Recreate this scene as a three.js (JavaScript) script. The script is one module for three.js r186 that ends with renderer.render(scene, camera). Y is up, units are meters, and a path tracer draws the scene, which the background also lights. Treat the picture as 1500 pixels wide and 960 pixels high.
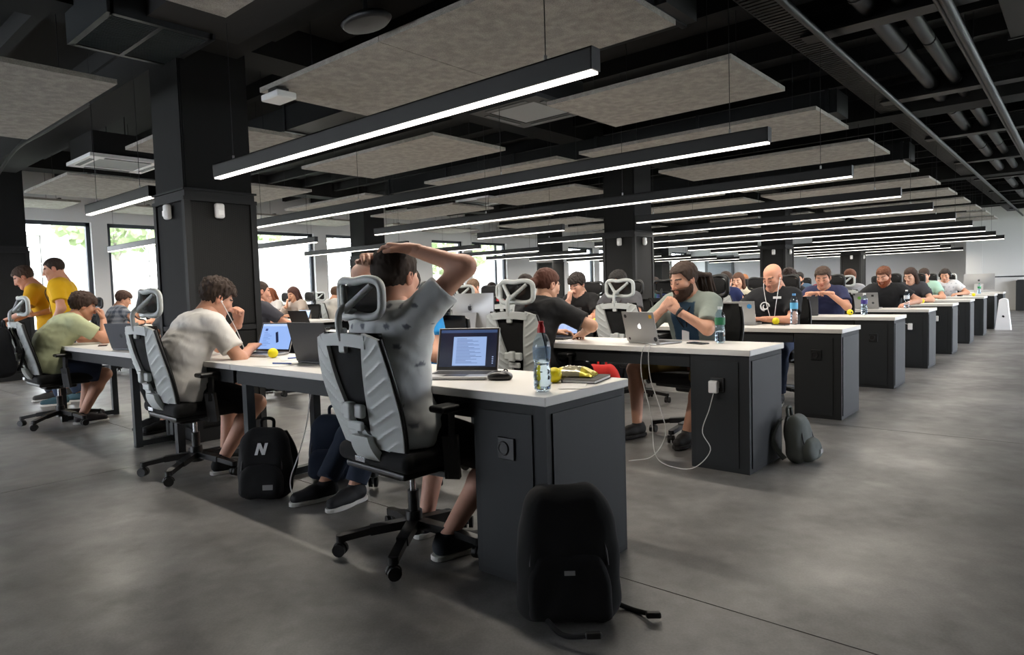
import * as THREE from 'three';
import { RoundedBoxGeometry } from 'three/addons/geometries/RoundedBoxGeometry.js';
import { mergeGeometries } from 'three/addons/utils/BufferGeometryUtils.js';
import { RectAreaLightUniformsLib } from 'three/addons/lights/RectAreaLightUniformsLib.js';
import { ImprovedNoise } from 'three/addons/math/ImprovedNoise.js';

// ---------------------------------------------------------------- camera, sky, exposure
RectAreaLightUniformsLib.init();
const scene = new THREE.Scene();
const renderer = new THREE.WebGLRenderer();
renderer.toneMapping = THREE.LinearToneMapping;
renderer.toneMappingExposure = 1.52;
renderer.shadowMap.enabled = true;
const camera = new THREE.PerspectiveCamera(2 * Math.atan(480 / 972.7) * 180 / Math.PI, 1500 / 960, 0.05, 200);
camera.position.set(1.4732, 1.1311, 1.8696);
camera.rotation.set(-0.0566, 0.7145, -0.0295, 'YXZ');
scene.background = new THREE.Color().setRGB(9, 9.5, 10.4);          // overcast daylight
const LAMP = 60;                                                       // brightness of the linear pendant lamps

// ---------------------------------------------------------------- helpers
const V = (x = 0, y = 0, z = 0) => new THREE.Vector3(x, y, z);
const D = Math.PI / 180;
let seed = 12345;
const rnd = () => { seed = (seed + 0x6d2b79f5) | 0; let t = Math.imul(seed ^ (seed >>> 15), 1 | seed); t = (t + Math.imul(t ^ (t >>> 7), 61 | t)) ^ t; return ((t ^ (t >>> 14)) >>> 0) / 4294967296; };
const rr = (a, b) => a + (b - a) * rnd();
const perlin = new ImprovedNoise();
const taken = new Map();
function numbered(n) { const k = taken.get(n) || 0; taken.set(n, k + 1); return k ? n + '_' + String(k).padStart(3, '0') : n; }
function shade(o) { o.traverse((c) => { if (c.isMesh) { c.castShadow = true; c.receiveShadow = true; } }); }
function tag(o, label, category, group, kind) { if (label) o.userData.label = label; if (category) o.userData.category = category; if (group) o.userData.group = group; if (kind) o.userData.kind = kind; return o; }
function thing(name, label, category, pos = [0, 0, 0], turn = 0, group, kind) {
  const o = new THREE.Group(); o.name = numbered(name); o.position.set(...pos); o.rotation.y = turn; scene.add(o);
  return tag(o, label, category, group, kind);
}
function part(name, g, m, parent) { const o = new THREE.Mesh(g, m); o.name = parent ? name : numbered(name); o.castShadow = o.receiveShadow = true; (parent || scene).add(o); return o; }
function copy(o, pos, turn, label, group) { const c = o.clone(); c.userData = { ...o.userData }; c.name = numbered(o.name.replace(/_\d{3}$/, '')); scene.add(c); if (pos) c.position.set(...pos); if (turn !== undefined) c.rotation.set(0, turn, 0); if (label) c.userData.label = label; if (group) c.userData.group = group; return c; }
function mg(list) {
  const out = list.map((g) => {
    const n = g.index ? g.toNonIndexed() : g.clone();
    for (const k of Object.keys(n.attributes)) if (!['position', 'normal', 'uv'].includes(k)) n.deleteAttribute(k);
    if (!n.attributes.normal) n.computeVertexNormals();
    if (!n.attributes.uv) n.setAttribute('uv', new THREE.BufferAttribute(new Float32Array(n.attributes.position.count * 2), 2));
    return n;
  });
  return mergeGeometries(out);
}
function metric(g) {                                                   // uv in metres from position and normal
  const p = g.attributes.position, n = g.attributes.normal, uv = new Float32Array(p.count * 2);
  for (let i = 0; i < p.count; i++) {
    const ax = Math.abs(n.getX(i)), ay = Math.abs(n.getY(i)), az = Math.abs(n.getZ(i));
    const [u, v] = ay >= ax && ay >= az ? [p.getX(i), p.getZ(i)] : ax > az ? [p.getZ(i), p.getY(i)] : [p.getX(i), p.getY(i)];
    uv[2 * i] = u; uv[2 * i + 1] = v;
  }
  g.setAttribute('uv', new THREE.BufferAttribute(uv, 2)); return g;
}
const box = (x0, x1, y0, y1, z0, z1) => metric(new THREE.BoxGeometry(x1 - x0, y1 - y0, Math.abs(z1 - z0)).translate((x0 + x1) / 2, (y0 + y1) / 2, (z0 + z1) / 2));
const rbox = (w, h, d, r, x = 0, y = 0, z = 0, s = 2) => new RoundedBoxGeometry(w, h, d, s, r).translate(x, y, z);
const cyl = (r0, r1, h, x = 0, y = 0, z = 0, n = 14) => new THREE.CylinderGeometry(r0, r1, h, n).translate(x, y, z);
function bar(a, b, r, n = 8, r2 = r) {
  const d = b.clone().sub(a), g = new THREE.CylinderGeometry(r2, r, d.length(), n);
  g.applyQuaternion(new THREE.Quaternion().setFromUnitVectors(V(0, 1, 0), d.clone().normalize())); return g.translate((a.x + b.x) / 2, (a.y + b.y) / 2, (a.z + b.z) / 2);
}
const tube = (pts, r, seg = 24, n = 6, closed = false) => new THREE.TubeGeometry(new THREE.CatmullRomCurve3(pts.map((p) => (p.isVector3 ? p : V(...p))), closed), seg, r, n, closed);
const lathe = (pts, n = 20) => new THREE.LatheGeometry(pts.map((p) => new THREE.Vector2(...p)), n);
function beam(a, b, w, h) { const d = b.clone().sub(a), L = d.length(), g = new THREE.BoxGeometry(w, h, L); g.applyMatrix4(new THREE.Matrix4().lookAt(a, b, V(0, 1, 0))); return g.translate((a.x + b.x) / 2, (a.y + b.y) / 2, (a.z + b.z) / 2); }
function sheet(fn, nu, nv, th) {                                       // closed curved sheet with thickness
  const P = [], N = [], e = 1e-3;
  for (let j = 0; j <= nv; j++) for (let i = 0; i <= nu; i++) {
    const u = i / nu, v = j / nv, p = fn(u, v);
    const du = fn(Math.min(1, u + e), v).sub(fn(Math.max(0, u - e), v)), dv = fn(u, Math.min(1, v + e)).sub(fn(u, Math.max(0, v - e)));
    P.push(p); N.push(du.cross(dv).normalize());
  }
  const W = nu + 1, pos = [], idx = [], K = P.length;
  for (const p of P) pos.push(p.x, p.y, p.z);
  P.forEach((p, i) => pos.push(p.x - N[i].x * th, p.y - N[i].y * th, p.z - N[i].z * th));
  const q = (a, b, c, d) => idx.push(a, b, c, a, c, d);
  for (let j = 0; j < nv; j++) for (let i = 0; i < nu; i++) { const a = j * W + i; q(a, a + 1, a + W + 1, a + W); q(K + a, K + a + W, K + a + W + 1, K + a + 1); }
  for (let i = 0; i < nu; i++) { q(i, K + i, K + i + 1, i + 1); const t = nv * W + i; q(t, t + 1, K + t + 1, K + t); }
  for (let j = 0; j < nv; j++) { const a = j * W; q(a, a + W, K + a + W, K + a); const b = a + nu; q(b, K + b, K + b + W, b + W); }
  let g = new THREE.BufferGeometry(); g.setAttribute('position', new THREE.Float32BufferAttribute(pos, 3)); g.setIndex(idx);
  g = g.toNonIndexed(); g.computeVertexNormals(); return smooth(g, 50);
}
function smooth(g, deg) {                                              // shared normals below a crease angle
  const p = g.attributes.position, n = g.attributes.normal, map = new Map(), c = Math.cos(deg * D), out = new Float32Array(p.count * 3);
  const key = (i) => Math.round(p.getX(i) * 5e4) + '_' + Math.round(p.getY(i) * 5e4) + '_' + Math.round(p.getZ(i) * 5e4);
  for (let i = 0; i < p.count; i++) { const k = key(i); if (!map.has(k)) map.set(k, []); map.get(k).push(i); }
  for (const l of map.values()) for (const i of l) {
    let x = 0, y = 0, z = 0; const ax = n.getX(i), ay = n.getY(i), az = n.getZ(i);
    for (const j of l) { const bx = n.getX(j), by = n.getY(j), bz = n.getZ(j); if (ax * bx + ay * by + az * bz >= c) { x += bx; y += by; z += bz; } }
    const L = Math.hypot(x, y, z) || 1; out[3 * i] = x / L; out[3 * i + 1] = y / L; out[3 * i + 2] = z / L;
  }
  g.setAttribute('normal', new THREE.BufferAttribute(out, 3)); return g;
}
const C = (h) => new THREE.Color(h);
const mat = (c, roughness = 0.6, o = {}) => new THREE.MeshStandardMaterial({ color: C(c), roughness, ...o });
function noiseTex(n, f, srgb = true, rep = 1) {
  const d = new Uint8Array(n * n * 4);
  for (let y = 0; y < n; y++) for (let x = 0; x < n; x++) { const v = f(x / n, y / n), i = 4 * (y * n + x); const a = Array.isArray(v) ? v : [v, v, v]; for (let k = 0; k < 3; k++) d[i + k] = Math.max(0, Math.min(255, a[k])); d[i + 3] = 255; }
  const t = new THREE.DataTexture(d, n, n); t.wrapS = t.wrapT = THREE.RepeatWrapping; t.magFilter = THREE.LinearFilter; if (srgb) t.colorSpace = THREE.SRGBColorSpace; t.repeat.set(rep, rep); t.needsUpdate = true; return t;
}
const hash = (x, y, s) => { let h = (Math.imul(x, 374761393) + Math.imul(y, 668265263) + Math.imul(s, 982451653)) | 0; h = Math.imul(h ^ (h >>> 13), 1274126177); return ((h ^ (h >>> 16)) >>> 0) / 2147483648 - 1; };
function tile(u, v, f, s) {                                            // repeating value noise, f cells a side
  const x = u * f, y = v * f, i = Math.floor(x), j = Math.floor(y), w = (t) => t * t * (3 - 2 * t), a = w(x - i), b = w(y - j), h = (p, q) => hash((p + f) % f, (q + f) % f, s);
  return (h(i, j) * (1 - a) + h(i + 1, j) * a) * (1 - b) + (h(i, j + 1) * (1 - a) + h(i + 1, j + 1) * a) * b;
}
function canvasTex(w, h, draw) { const c = document.createElement('canvas'); c.width = w; c.height = h; draw(c.getContext('2d'), w, h); const t = new THREE.CanvasTexture(c); t.colorSpace = THREE.SRGBColorSpace; return t; }

// ---------------------------------------------------------------- materials
const floorTex = noiseTex(1024, (u, v) => { const n = 114 + 12 * tile(u, v, 5, 11) + 12 * tile(u, v, 13, 3) + 9 * tile(u, v, 37, 8) + 7 * tile(u, v, 110, 1) + rr(-6, 6); return [n * 1.0, n * 0.985, n * 0.965]; }, true, 1 / 4.7);
const floorRough = noiseTex(512, (u, v) => 105 + 22 * tile(u, v, 12, 5) + 14 * tile(u, v, 50, 9), false, 1 / 4.7);
const woolTex = noiseTex(512, (u, v) => { const n = 152 + 12 * tile(u, v, 30, 2) + rr(-22, 22); return [n, n * 0.97, n * 0.93]; }, true, 1 / 1.3);
const concTex = noiseTex(512, (u, v) => { const n = 175 + 26 * tile(u, v, 8, 4) + 12 * tile(u, v, 40, 7) + rr(-5, 5); return [n, n, n * 0.97]; }, true, 1 / 4);
const perfTex = noiseTex(256, (u, v) => { const a = (u * 32) % 1 - 0.5, b = ((v * 32) + (Math.floor(u * 32) % 2) * 0.5) % 1 - 0.5; return Math.hypot(a, b) < 0.3 ? 4 : 18; }, true, 1 / 0.5);
const meshTex = noiseTex(128, (u, v) => 38 + 14 * Math.sin(u * 128 * 0.8) * Math.sin(v * 128 * 0.8), true, 1 / 0.1);
const M = {
  floor: new THREE.MeshStandardMaterial({ map: floorTex, roughnessMap: floorRough, roughness: 1, metalness: 0 }),
  joint: mat('#2a2927', 0.9),
  wool: new THREE.MeshStandardMaterial({ map: woolTex, roughness: 0.95, bumpMap: woolTex, bumpScale: 0.002 }),
  blackPaint: mat('#070809', 0.88), ceiling: mat('#070708', 0.9), duct: mat('#161718', 0.5, { metalness: 0.3 }), pipe: mat('#242629', 0.45, { metalness: 0.4 }), tray: mat('#2b2b2a', 0.55, { metalness: 0.4 }),
  housing: mat('#0a0a0b', 0.5), diffuser: new THREE.MeshStandardMaterial({ color: 0xffffff, emissive: C('#fff8ec'), emissiveIntensity: 2.2, roughness: 0.5 }),
  perf: new THREE.MeshStandardMaterial({ map: perfTex, roughness: 0.85 }), colSteel: mat('#0b0c0e', 0.7),
  wallWhite: mat('#d4d4d2', 0.85), wallGrey: mat('#dcdde0', 0.85), wallPale: mat('#d4d4d2', 0.85), wallDark: mat('#2a2b2d', 0.85), frame: mat('#232a33', 0.5), paneGlass: new THREE.MeshPhysicalMaterial({ color: 0xffffff, transmission: 1, thickness: 0, roughness: 0.02, ior: 1.45 }),
  deskTop: mat('#d9d6d1', 0.42), deskDark: mat('#0b0f12', 0.68), deskPanel: mat('#0d1215', 0.64), socket: mat('#0d0f10', 0.4), steel: mat('#1d2225', 0.45, { metalness: 0.3 }),
  frameWhite: mat('#bcc0be', 0.42), frameBlack: mat('#141516', 0.45), plastic: mat('#0d0d0e', 0.4), fabricBlack: mat('#0d0d0f', 0.95), chrome: mat('#c9ccd0', 0.18, { metalness: 1 }), wheel: mat('#0a0a0b', 0.5),
  meshBack: new THREE.MeshStandardMaterial({ color: C('#08090a'), roughness: 0.9, transparent: true, opacity: 0.86 }),
  silver: mat('#a6a6a6', 0.38, { metalness: 0.55 }), spaceGrey: mat('#55565a', 0.4, { metalness: 0.6 }), blackLid: mat('#1c1a1a', 0.45), keys: mat('#1a1a1c', 0.6), emblem: new THREE.MeshStandardMaterial({ color: 0xffffff, emissive: 0xffffff, emissiveIntensity: 0.9 }), emblemDark: mat('#3a3a3d', 0.3, { metalness: 0.5 }),
  white: mat('#e4e4e4', 0.5), cable: mat('#cfcfcd', 0.5), ball: mat('#e6d500', 0.5), paper: mat('#dad9d6', 0.8), red: mat('#c4161c', 0.5), pet: new THREE.MeshPhysicalMaterial({ color: C('#e8f2fa'), transmission: 1, roughness: 0.06, thickness: 0, ior: 1.4 }), water: new THREE.MeshPhysicalMaterial({ color: C('#eef6fb'), transmission: 1, roughness: 0.02, thickness: 0.06, ior: 1.33 }),
};

// ---------------------------------------------------------------- the room
const S = 1.925, XW = -12.7, XE = 5, ZB = -27.5, ZF = 7, HC = 3.5;
const rowZ = (k) => -S * k;
{
  const floor = thing('floor', 'polished grey concrete floor with fine slab joints', 'floor', [0, 0, 0], 0, null, 'structure');
  part('joint_bed', box(XW - 0.3, XE + 0.3, -0.3, -0.012, ZB - 0.3, ZF + 0.3), M.joint, floor);
  const xs = [XW, -10.2, -3.45, XE], zs = [ZF, 3.08, -0.3, -3.68, -7.05, -10.43, -13.8, -17.2, -20.55, -23.9, ZB];
  for (let i = 0; i < 3; i++) for (let j = 0; j < zs.length - 1; j++) part('slab', box(xs[i] + 0.003, xs[i + 1] - 0.003, -0.03, 0, zs[j + 1] + 0.003, zs[j] - 0.003), M.floor, floor);
  const ceiling = thing('ceiling', 'black painted ceiling with exposed beams', 'ceiling', [0, 0, 0], 0, null, 'structure');
  part('ceiling_slab', box(XW - 0.3, XE + 0.3, HC, HC + 0.3, ZB - 0.3, ZF + 0.3), M.ceiling, ceiling);
  for (const x of [-3.8 - 0.29, -10.55 - 0.29]) tag(part('trim_beam', box(x - 0.2, x + 0.2, HC - 0.3, HC, ZB, ZF), M.ceiling), 'black ceiling beam over a column line', 'beam', 'ceiling beams', 'structure');
  for (const z of [6.35 - 0.29, -0.69, -7.44, -14.19, -20.94]) tag(part('trim_beam', box(XW, XE, HC - 0.42, HC, z - 0.2, z + 0.2), M.ceiling), 'black ceiling beam over a column line', 'beam', 'ceiling beams', 'structure');
  for (let z = 5.5; z > ZB; z -= 0.75) part('joist', box(XW, XE, HC - 0.16, HC, z - 0.04, z + 0.04), M.blackPaint, ceiling);
  // walls
  const st = (n, g, m, label) => tag(part(n, g, m), label, 'wall', null, 'structure');
  const wf = thing('wall_front', 'dark wall with windows facing the desk rows', 'wall', [0, 0, 0], 0, null, 'structure'), fw = [[-11.5, -9.3], [-8.7, -6.5], [-5.9, -3.7]];
  part('spandrel', box(XW - 0.3, XE + 0.3, 0, 0.6, ZF, ZF + 0.3), M.wallDark, wf); part('lintel', box(XW - 0.3, XE + 0.3, 2.6, HC, ZF, ZF + 0.3), M.wallDark, wf);
  let fx0 = XW - 0.3; for (const [a, b] of fw) { part('pier', box(fx0, a, 0.6, 2.6, ZF, ZF + 0.3), M.wallDark, wf); fx0 = b; } part('pier', box(fx0, XE + 0.3, 0.6, 2.6, ZF, ZF + 0.3), M.wallDark, wf);
  fw.forEach(([a, b], i) => { const w = thing('window_' + (18 + i), 'window in the dark wall facing the desk rows', 'window', [0, 0, 0], 0, 'front windows', 'structure'); part('window_frame', mg([box(a, b, 0.6, 0.67, ZF + 0.1, ZF + 0.16), box(a, b, 2.53, 2.6, ZF + 0.1, ZF + 0.16), box(a, a + 0.07, 0.6, 2.6, ZF + 0.1, ZF + 0.16), box(b - 0.07, b, 0.6, 2.6, ZF + 0.1, ZF + 0.16)]), M.frame, w); part('pane', box(a + 0.06, b - 0.06, 0.66, 2.54, ZF + 0.126, ZF + 0.134), M.paneGlass, w); });
  st('wall_back', box(XW - 0.3, -1.3, 0, HC, ZB - 0.3, ZB), M.wallGrey, 'plain light grey wall behind the last desks');
  const right = thing('wall_back_right', 'white wall with a dark rail beside the grey back wall', 'wall', [0, 0, 0], 0, null, 'structure');
  part('wall_face', box(-1.61, XE + 0.3, 0, HC, -25.3, -25), M.wallPale, right);
  part('wall_return', box(-1.61, -1.31, 0, HC, ZB, -25.3), M.wallPale, right);
  part('rail', box(-1.16, XE, 1.07, 1.11, -25, -24.97), mat('#1a2026', 0.5), right);
  part('pilaster', box(-1.61, -1.16, 0, 3.0, -25, -24.96), M.wallPale, right);
  tag(part('dark_cabinet', mg([rbox(1.2, 0.96, 0.4, 0.01, 0.36, 0.48, -24.75), rbox(1.14, 0.02, 0.42, 0.005, 0.36, 0.97, -24.75)]), mat('#0f1114', 0.5)), 'low black cabinet against the white wall with the rail', 'cabinet');
  // window wall on the left: piers between window openings
  const wins = [[5.2, 3.2], [2.9, 0.9], [-0.5, -2.49], [-2.76, -4.75], [-5.45, -7.26], [-7.59, -9.4], [-11.08, -12.35], [-12.72, -14.33], [-17.7, -19.35], [-19.7, -21.3], [-23.8, -25.4], [-25.6, -27.2]];
  const Y0 = 0.6, Y1 = 2.63, wl = thing('wall_left', 'white wall of piers between tall windows', 'wall', [0, 0, 0], 0, null, 'structure');
  part('spandrel', box(XW - 0.3, XW, 0, Y0, ZB, ZF), M.wallWhite, wl); part('lintel', box(XW - 0.3, XW, Y1, HC, ZB, ZF), M.wallWhite, wl);
  let z = ZF;
  for (const [a, b] of wins) { part('pier', box(XW - 0.3, XW, Y0, Y1, a, z), M.wallWhite, wl); z = b; }
  part('pier', box(XW - 0.3, XW, Y0, Y1, ZB, z), M.wallWhite, wl);
  wins.forEach(([a, b], i) => {
    const w = thing('window_' + (i + 1), 'tall dark framed window in the white wall', 'window', [0, 0, 0], 0, 'windows along the white wall', 'structure');
    const fx = XW - 0.12;
    part('window_frame', mg([box(fx - 0.04, fx + 0.04, Y0, Y0 + 0.07, b, a), box(fx - 0.04, fx + 0.04, Y1 - 0.07, Y1, b, a), box(fx - 0.04, fx + 0.04, Y0, Y1, a - 0.07, a), box(fx - 0.04, fx + 0.04, Y0, Y1, b, b + 0.07), ...(i % 2 ? [box(fx - 0.03, fx + 0.03, Y0, Y1, b + 0.4, b + 0.45)] : [])]), M.frame, w);
    part('pane', box(fx - 0.004, fx + 0.004, Y0 + 0.06, Y1 - 0.06, b + 0.06, a - 0.06), M.paneGlass, w);
    part('window_sill', box(XW - 0.02, XW + 0.12, Y0 - 0.04, Y0, b, a), M.wallWhite, w);
  });
  // right wall with windows (behind and beside the camera)
  const wr = thing('wall_right', 'wall with wide windows along the aisle', 'wall', [0, 0, 0], 0, null, 'structure');
  part('spandrel', box(XE, XE + 0.3, 0, 0.15, -25, ZF), M.wallWhite, wr); part('lintel', box(XE, XE + 0.3, 3.05, HC, -25, ZF), M.wallDark, wr);
  const rw = [[-4, -6], [-9, -11.5], [-13, -15.5], [-17, -20], [-20.6, -24.4]]; z = ZF;
  for (const [a, b] of rw) { part('pier', box(XE, XE + 0.3, 0.15, 3.05, a, z), M.wallWhite, wr); z = b; }
  part('pier', box(XE, XE + 0.3, 0.15, 3.05, -25, z), M.wallWhite, wr);
  rw.forEach(([a, b], i) => { const w = thing('window_' + (13 + i), 'wide window in the aisle wall', 'window', [0, 0, 0], 0, 'aisle windows', 'structure'); part('window_frame', mg([box(XE + 0.1, XE + 0.16, 0.15, 0.22, b, a), box(XE + 0.1, XE + 0.16, 2.98, 3.05, b, a), box(XE + 0.1, XE + 0.16, 0.15, 3.05, a - 0.06, a), box(XE + 0.1, XE + 0.16, 0.15, 3.05, b, b + 0.06)]), M.frame, w); part('pane', box(XE + 0.126, XE + 0.134, 0.2, 3.0, b + 0.05, a - 0.05), M.paneGlass, w); });
  // door in the back wall
  const d = thing('door_1', 'grey door in a metal frame in the back wall', 'door', [-11.3, 0, ZB], 0, null, 'structure');
  part('door_frame', mg([box(-0.68, -0.58, 0, 2.38, 0, 0.05), box(0.58, 0.68, 0, 2.38, 0, 0.05), box(-0.68, 0.68, 2.3, 2.4, 0, 0.05)]), mat('#55585c', 0.5), d);
  part('door_leaf', box(-0.57, 0.57, 0, 2.29, 0, 0.03), mat('#8f959b', 0.6), d); part('door_closer', box(-0.4, -0.05, 2.16, 2.22, 0.03, 0.07), M.silver, d);
  const h = part('door_handle', bar(V(0.46, 1.0, 0.03), V(0.46, 1.0, 0.08), 0.01), M.silver, d); part('lever', bar(V(0.46, 1, 0.08), V(0.34, 1, 0.08), 0.009), M.silver, h);
  tag(part('wall_box', rbox(0.22, 0.16, 0.06, 0.01, -9.2, 1.55, ZB + 0.03), M.plastic), 'small black box mounted on the back wall beside the door', 'box');
}
// ---------------------------------------------------------------- columns
function column(x, z) {                                                // front right corner at x, z
  const a = 0.58, H1 = 1.93, c = thing('column', 'square black clad column with perforated panels and steel ledge', 'column', [x - a / 2, 0, z - a / 2], 0, 'black columns between the desk rows', 'structure');
  const h = a / 2;
  part('core', box(-h + 0.02, h - 0.02, 0, HC, -h + 0.02, h - 0.02), M.blackPaint, c);
  for (const [sx, sz] of [[1, 1], [1, -1], [-1, 1], [-1, -1]]) part('corner_post', box(sx * h - 0.025 - sx * 0.02, sx * h + 0.025 - sx * 0.02, 0, H1, sz * h - 0.025 - sz * 0.02, sz * h + 0.025 - sz * 0.02), M.colSteel, c);
  for (let k = 0; k < 4; k++) {
    for (const [y0, y1] of [[0.12, 0.86], [0.92, H1 - 0.04]]) { const g = box(-h + 0.05, h - 0.05, y0, y1, h - 0.022, h - 0.008); g.rotateY(k * Math.PI / 2); part('perforated_panel', g, M.perf, c); }
    for (const [y0, y1] of [[0, 0.1], [0.87, 0.91]]) { const g = box(-h + 0.04, h - 0.04, y0, y1, h - 0.022, h); g.rotateY(k * Math.PI / 2); part('rail', g, M.colSteel, c); }
    const u = box(-h + 0.03, h - 0.03, H1 + 0.07, HC - 0.3, h - 0.02, h - 0.012); u.rotateY(k * Math.PI / 2); part('upper_panel', u, M.blackPaint, c);
  }
  part('ledge', mg([box(-h - 0.01, h + 0.01, H1 - 0.03, H1, -h - 0.01, h + 0.01), box(-h + 0.005, h - 0.005, H1, H1 + 0.05, -h + 0.005, h - 0.005), box(-h - 0.01, h + 0.01, H1 + 0.05, H1 + 0.065, -h - 0.01, h + 0.01)]), M.colSteel, c);
  return c;
}
const colAt = [];
for (const x of [-3.8, -10.55]) for (const k of [0, 1, 2, 3]) { column(x, -0.4 - 6.75 * k); colAt.push([x, -0.4 - 6.75 * k]); }
function sensor(x, y, z, turn, label) {
  const s = thing('wall_sensor', label, 'sensor', [x, y, z], turn, 'white sensors on the columns');
  part('housing', rbox(0.075, 0.12, 0.05, 0.02, 0, 0, 0.025, 3), M.white, s); part('lens', rbox(0.05, 0.05, 0.02, 0.01, 0, -0.015, 0.048, 2), mat('#f2f2f2', 0.3), s); return s;
}
for (const [x, z] of colAt.slice(0, 4)) { sensor(x, 1.83, z - 0.26, Math.PI / 2, 'white motion sensor below the ledge of a black column'); sensor(x - 0.26, 1.83, z, 0, 'white motion sensor below the ledge of a black column'); }

// ---------------------------------------------------------------- linear pendant lights
function pendant(x0, x1, z, y = 2.0) {
  const L = x1 - x0, o = thing('linear_pendant_light', 'long black linear pendant light with white glowing underside', 'pendant light', [(x0 + x1) / 2, y, z], 0, 'linear pendant lights above the desk rows');
  const w = 0.06, h = 0.09;
  part('housing', mg([box(-L / 2, L / 2, h - 0.006, h, -w / 2, w / 2), box(-L / 2, L / 2, 0, h, -w / 2, -w / 2 + 0.006), box(-L / 2, L / 2, 0, h, w / 2 - 0.006, w / 2)]), M.housing, o);
  for (const s of [-1, 1]) part('end_cap', box(s * L / 2 - 0.004, s * L / 2 + 0.004, 0, h, -w / 2, w / 2), M.housing, o);
  part('diffuser', box(-L / 2 + 0.004, L / 2 - 0.004, -0.01, 0.008, -w / 2 + 0.006, w / 2 - 0.006), M.diffuser, o);
  const n = Math.max(2, Math.round(L / 1.5) + 0); for (let i = 0; i < n; i++) { const x = -L / 2 + 0.25 + (L - 0.5) * i / (n - 1); const wi = part('suspension_wire', bar(V(x, h, 0), V(x, HC - y, 0), 0.0025, 5), M.pipe, o); part('wire_clip', cyl(0.008, 0.008, 0.03, x, h + 0.015, 0, 8), M.silver, wi); }
  const r = new THREE.RectAreaLight(C('#fff6e8'), LAMP, L - 0.02, 0.044); r.position.set(0, -0.013, 0); r.rotation.x = -Math.PI / 2; r.name = 'lamp'; o.add(r);
}
for (let k = 0; k < 10; k++) {
  const z = -0.42 - S * k;
  if (k === 0) { pendant(-3.28, -0.03, z); pendant(-6.02, -4.45, z); }
  else if (k === 3 || k === 7) { pendant(-3.2, -0.03, z); pendant(-6.2, -4.45, z); }
  else pendant(-6.45, -0.03, z);
  if (k > 0) pendant(-11.4, -8.0, z);
}
for (const z of [-19.67, -21.6, -24.2]) { pendant(-6.45, -1.6, z); pendant(-10.3, -8.0, z); }
pendant(-10.2, -7.6, 1.5);

// ---------------------------------------------------------------- acoustic ceiling panels
function panel(x0, x1, z0, z1, y = 2.7) {
  const o = thing('acoustic_panel', 'pale wood wool acoustic panel hung below the black ceiling', 'ceiling panel', [(x0 + x1) / 2, y, (z0 + z1) / 2], 0, 'hung acoustic panels');
  const L = x1 - x0, W = Math.abs(z1 - z0), n = Math.max(1, Math.round(L / 1.2));
  for (let i = 0; i < n; i++) { const g = box(-L / 2 + L * i / n + 0.0025, -L / 2 + L * (i + 1) / n - 0.0025, 0, 0.035, -W / 2, W / 2); part('board', g, M.wool, o); }
  part('carrier_rail', mg([box(-L / 2 + 0.1, L / 2 - 0.1, 0.035, 0.065, -W / 4 - 0.02, -W / 4 + 0.02), box(-L / 2 + 0.1, L / 2 - 0.1, 0.035, 0.065, W / 4 - 0.02, W / 4 + 0.02)]), M.tray, o);
  for (const sx of [-1, 1]) for (const sz of [-1, 1]) part('hanger', bar(V(sx * (L / 2 - 0.3), 0.06, sz * W / 4), V(sx * (L / 2 - 0.3), HC - y, sz * W / 4), 0.003, 5), M.pipe, o);
}
for (let k = -1; k < 11; k++) {
  const z1 = -0.82 - S * k, z0 = z1 - 1.1;
  const spans = k === -1 ? [[-2.2, -0.43], [-6.2, -3.85], [-9.6, -7.3]] : k === 0 ? [[-3.35, -0.43], [-6.1, -3.62 + 0.0], [-9.9, -8.0]] : k === 1 ? [[-2.06, -0.43], [-5.9, -3.5], [-9.9, -7.4]] : [[-3.08, -0.43], [-5.8, -3.4], [-9.6, -7.2]];
  if (k === 0) spans[1] = [-6.1, -4.5];
  for (const [a, b] of spans) { if (k === 3 && a === -5.8) { panel(-6.6, -4.5, z1, z0); continue; } if (k === 6 && a === -5.8) { panel(-6.6, -4.5, z1, z0); continue; } panel(a, b, z1, z0); }
  panel(-12.4, -11.25, z1, z0, 2.8);
}
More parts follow.
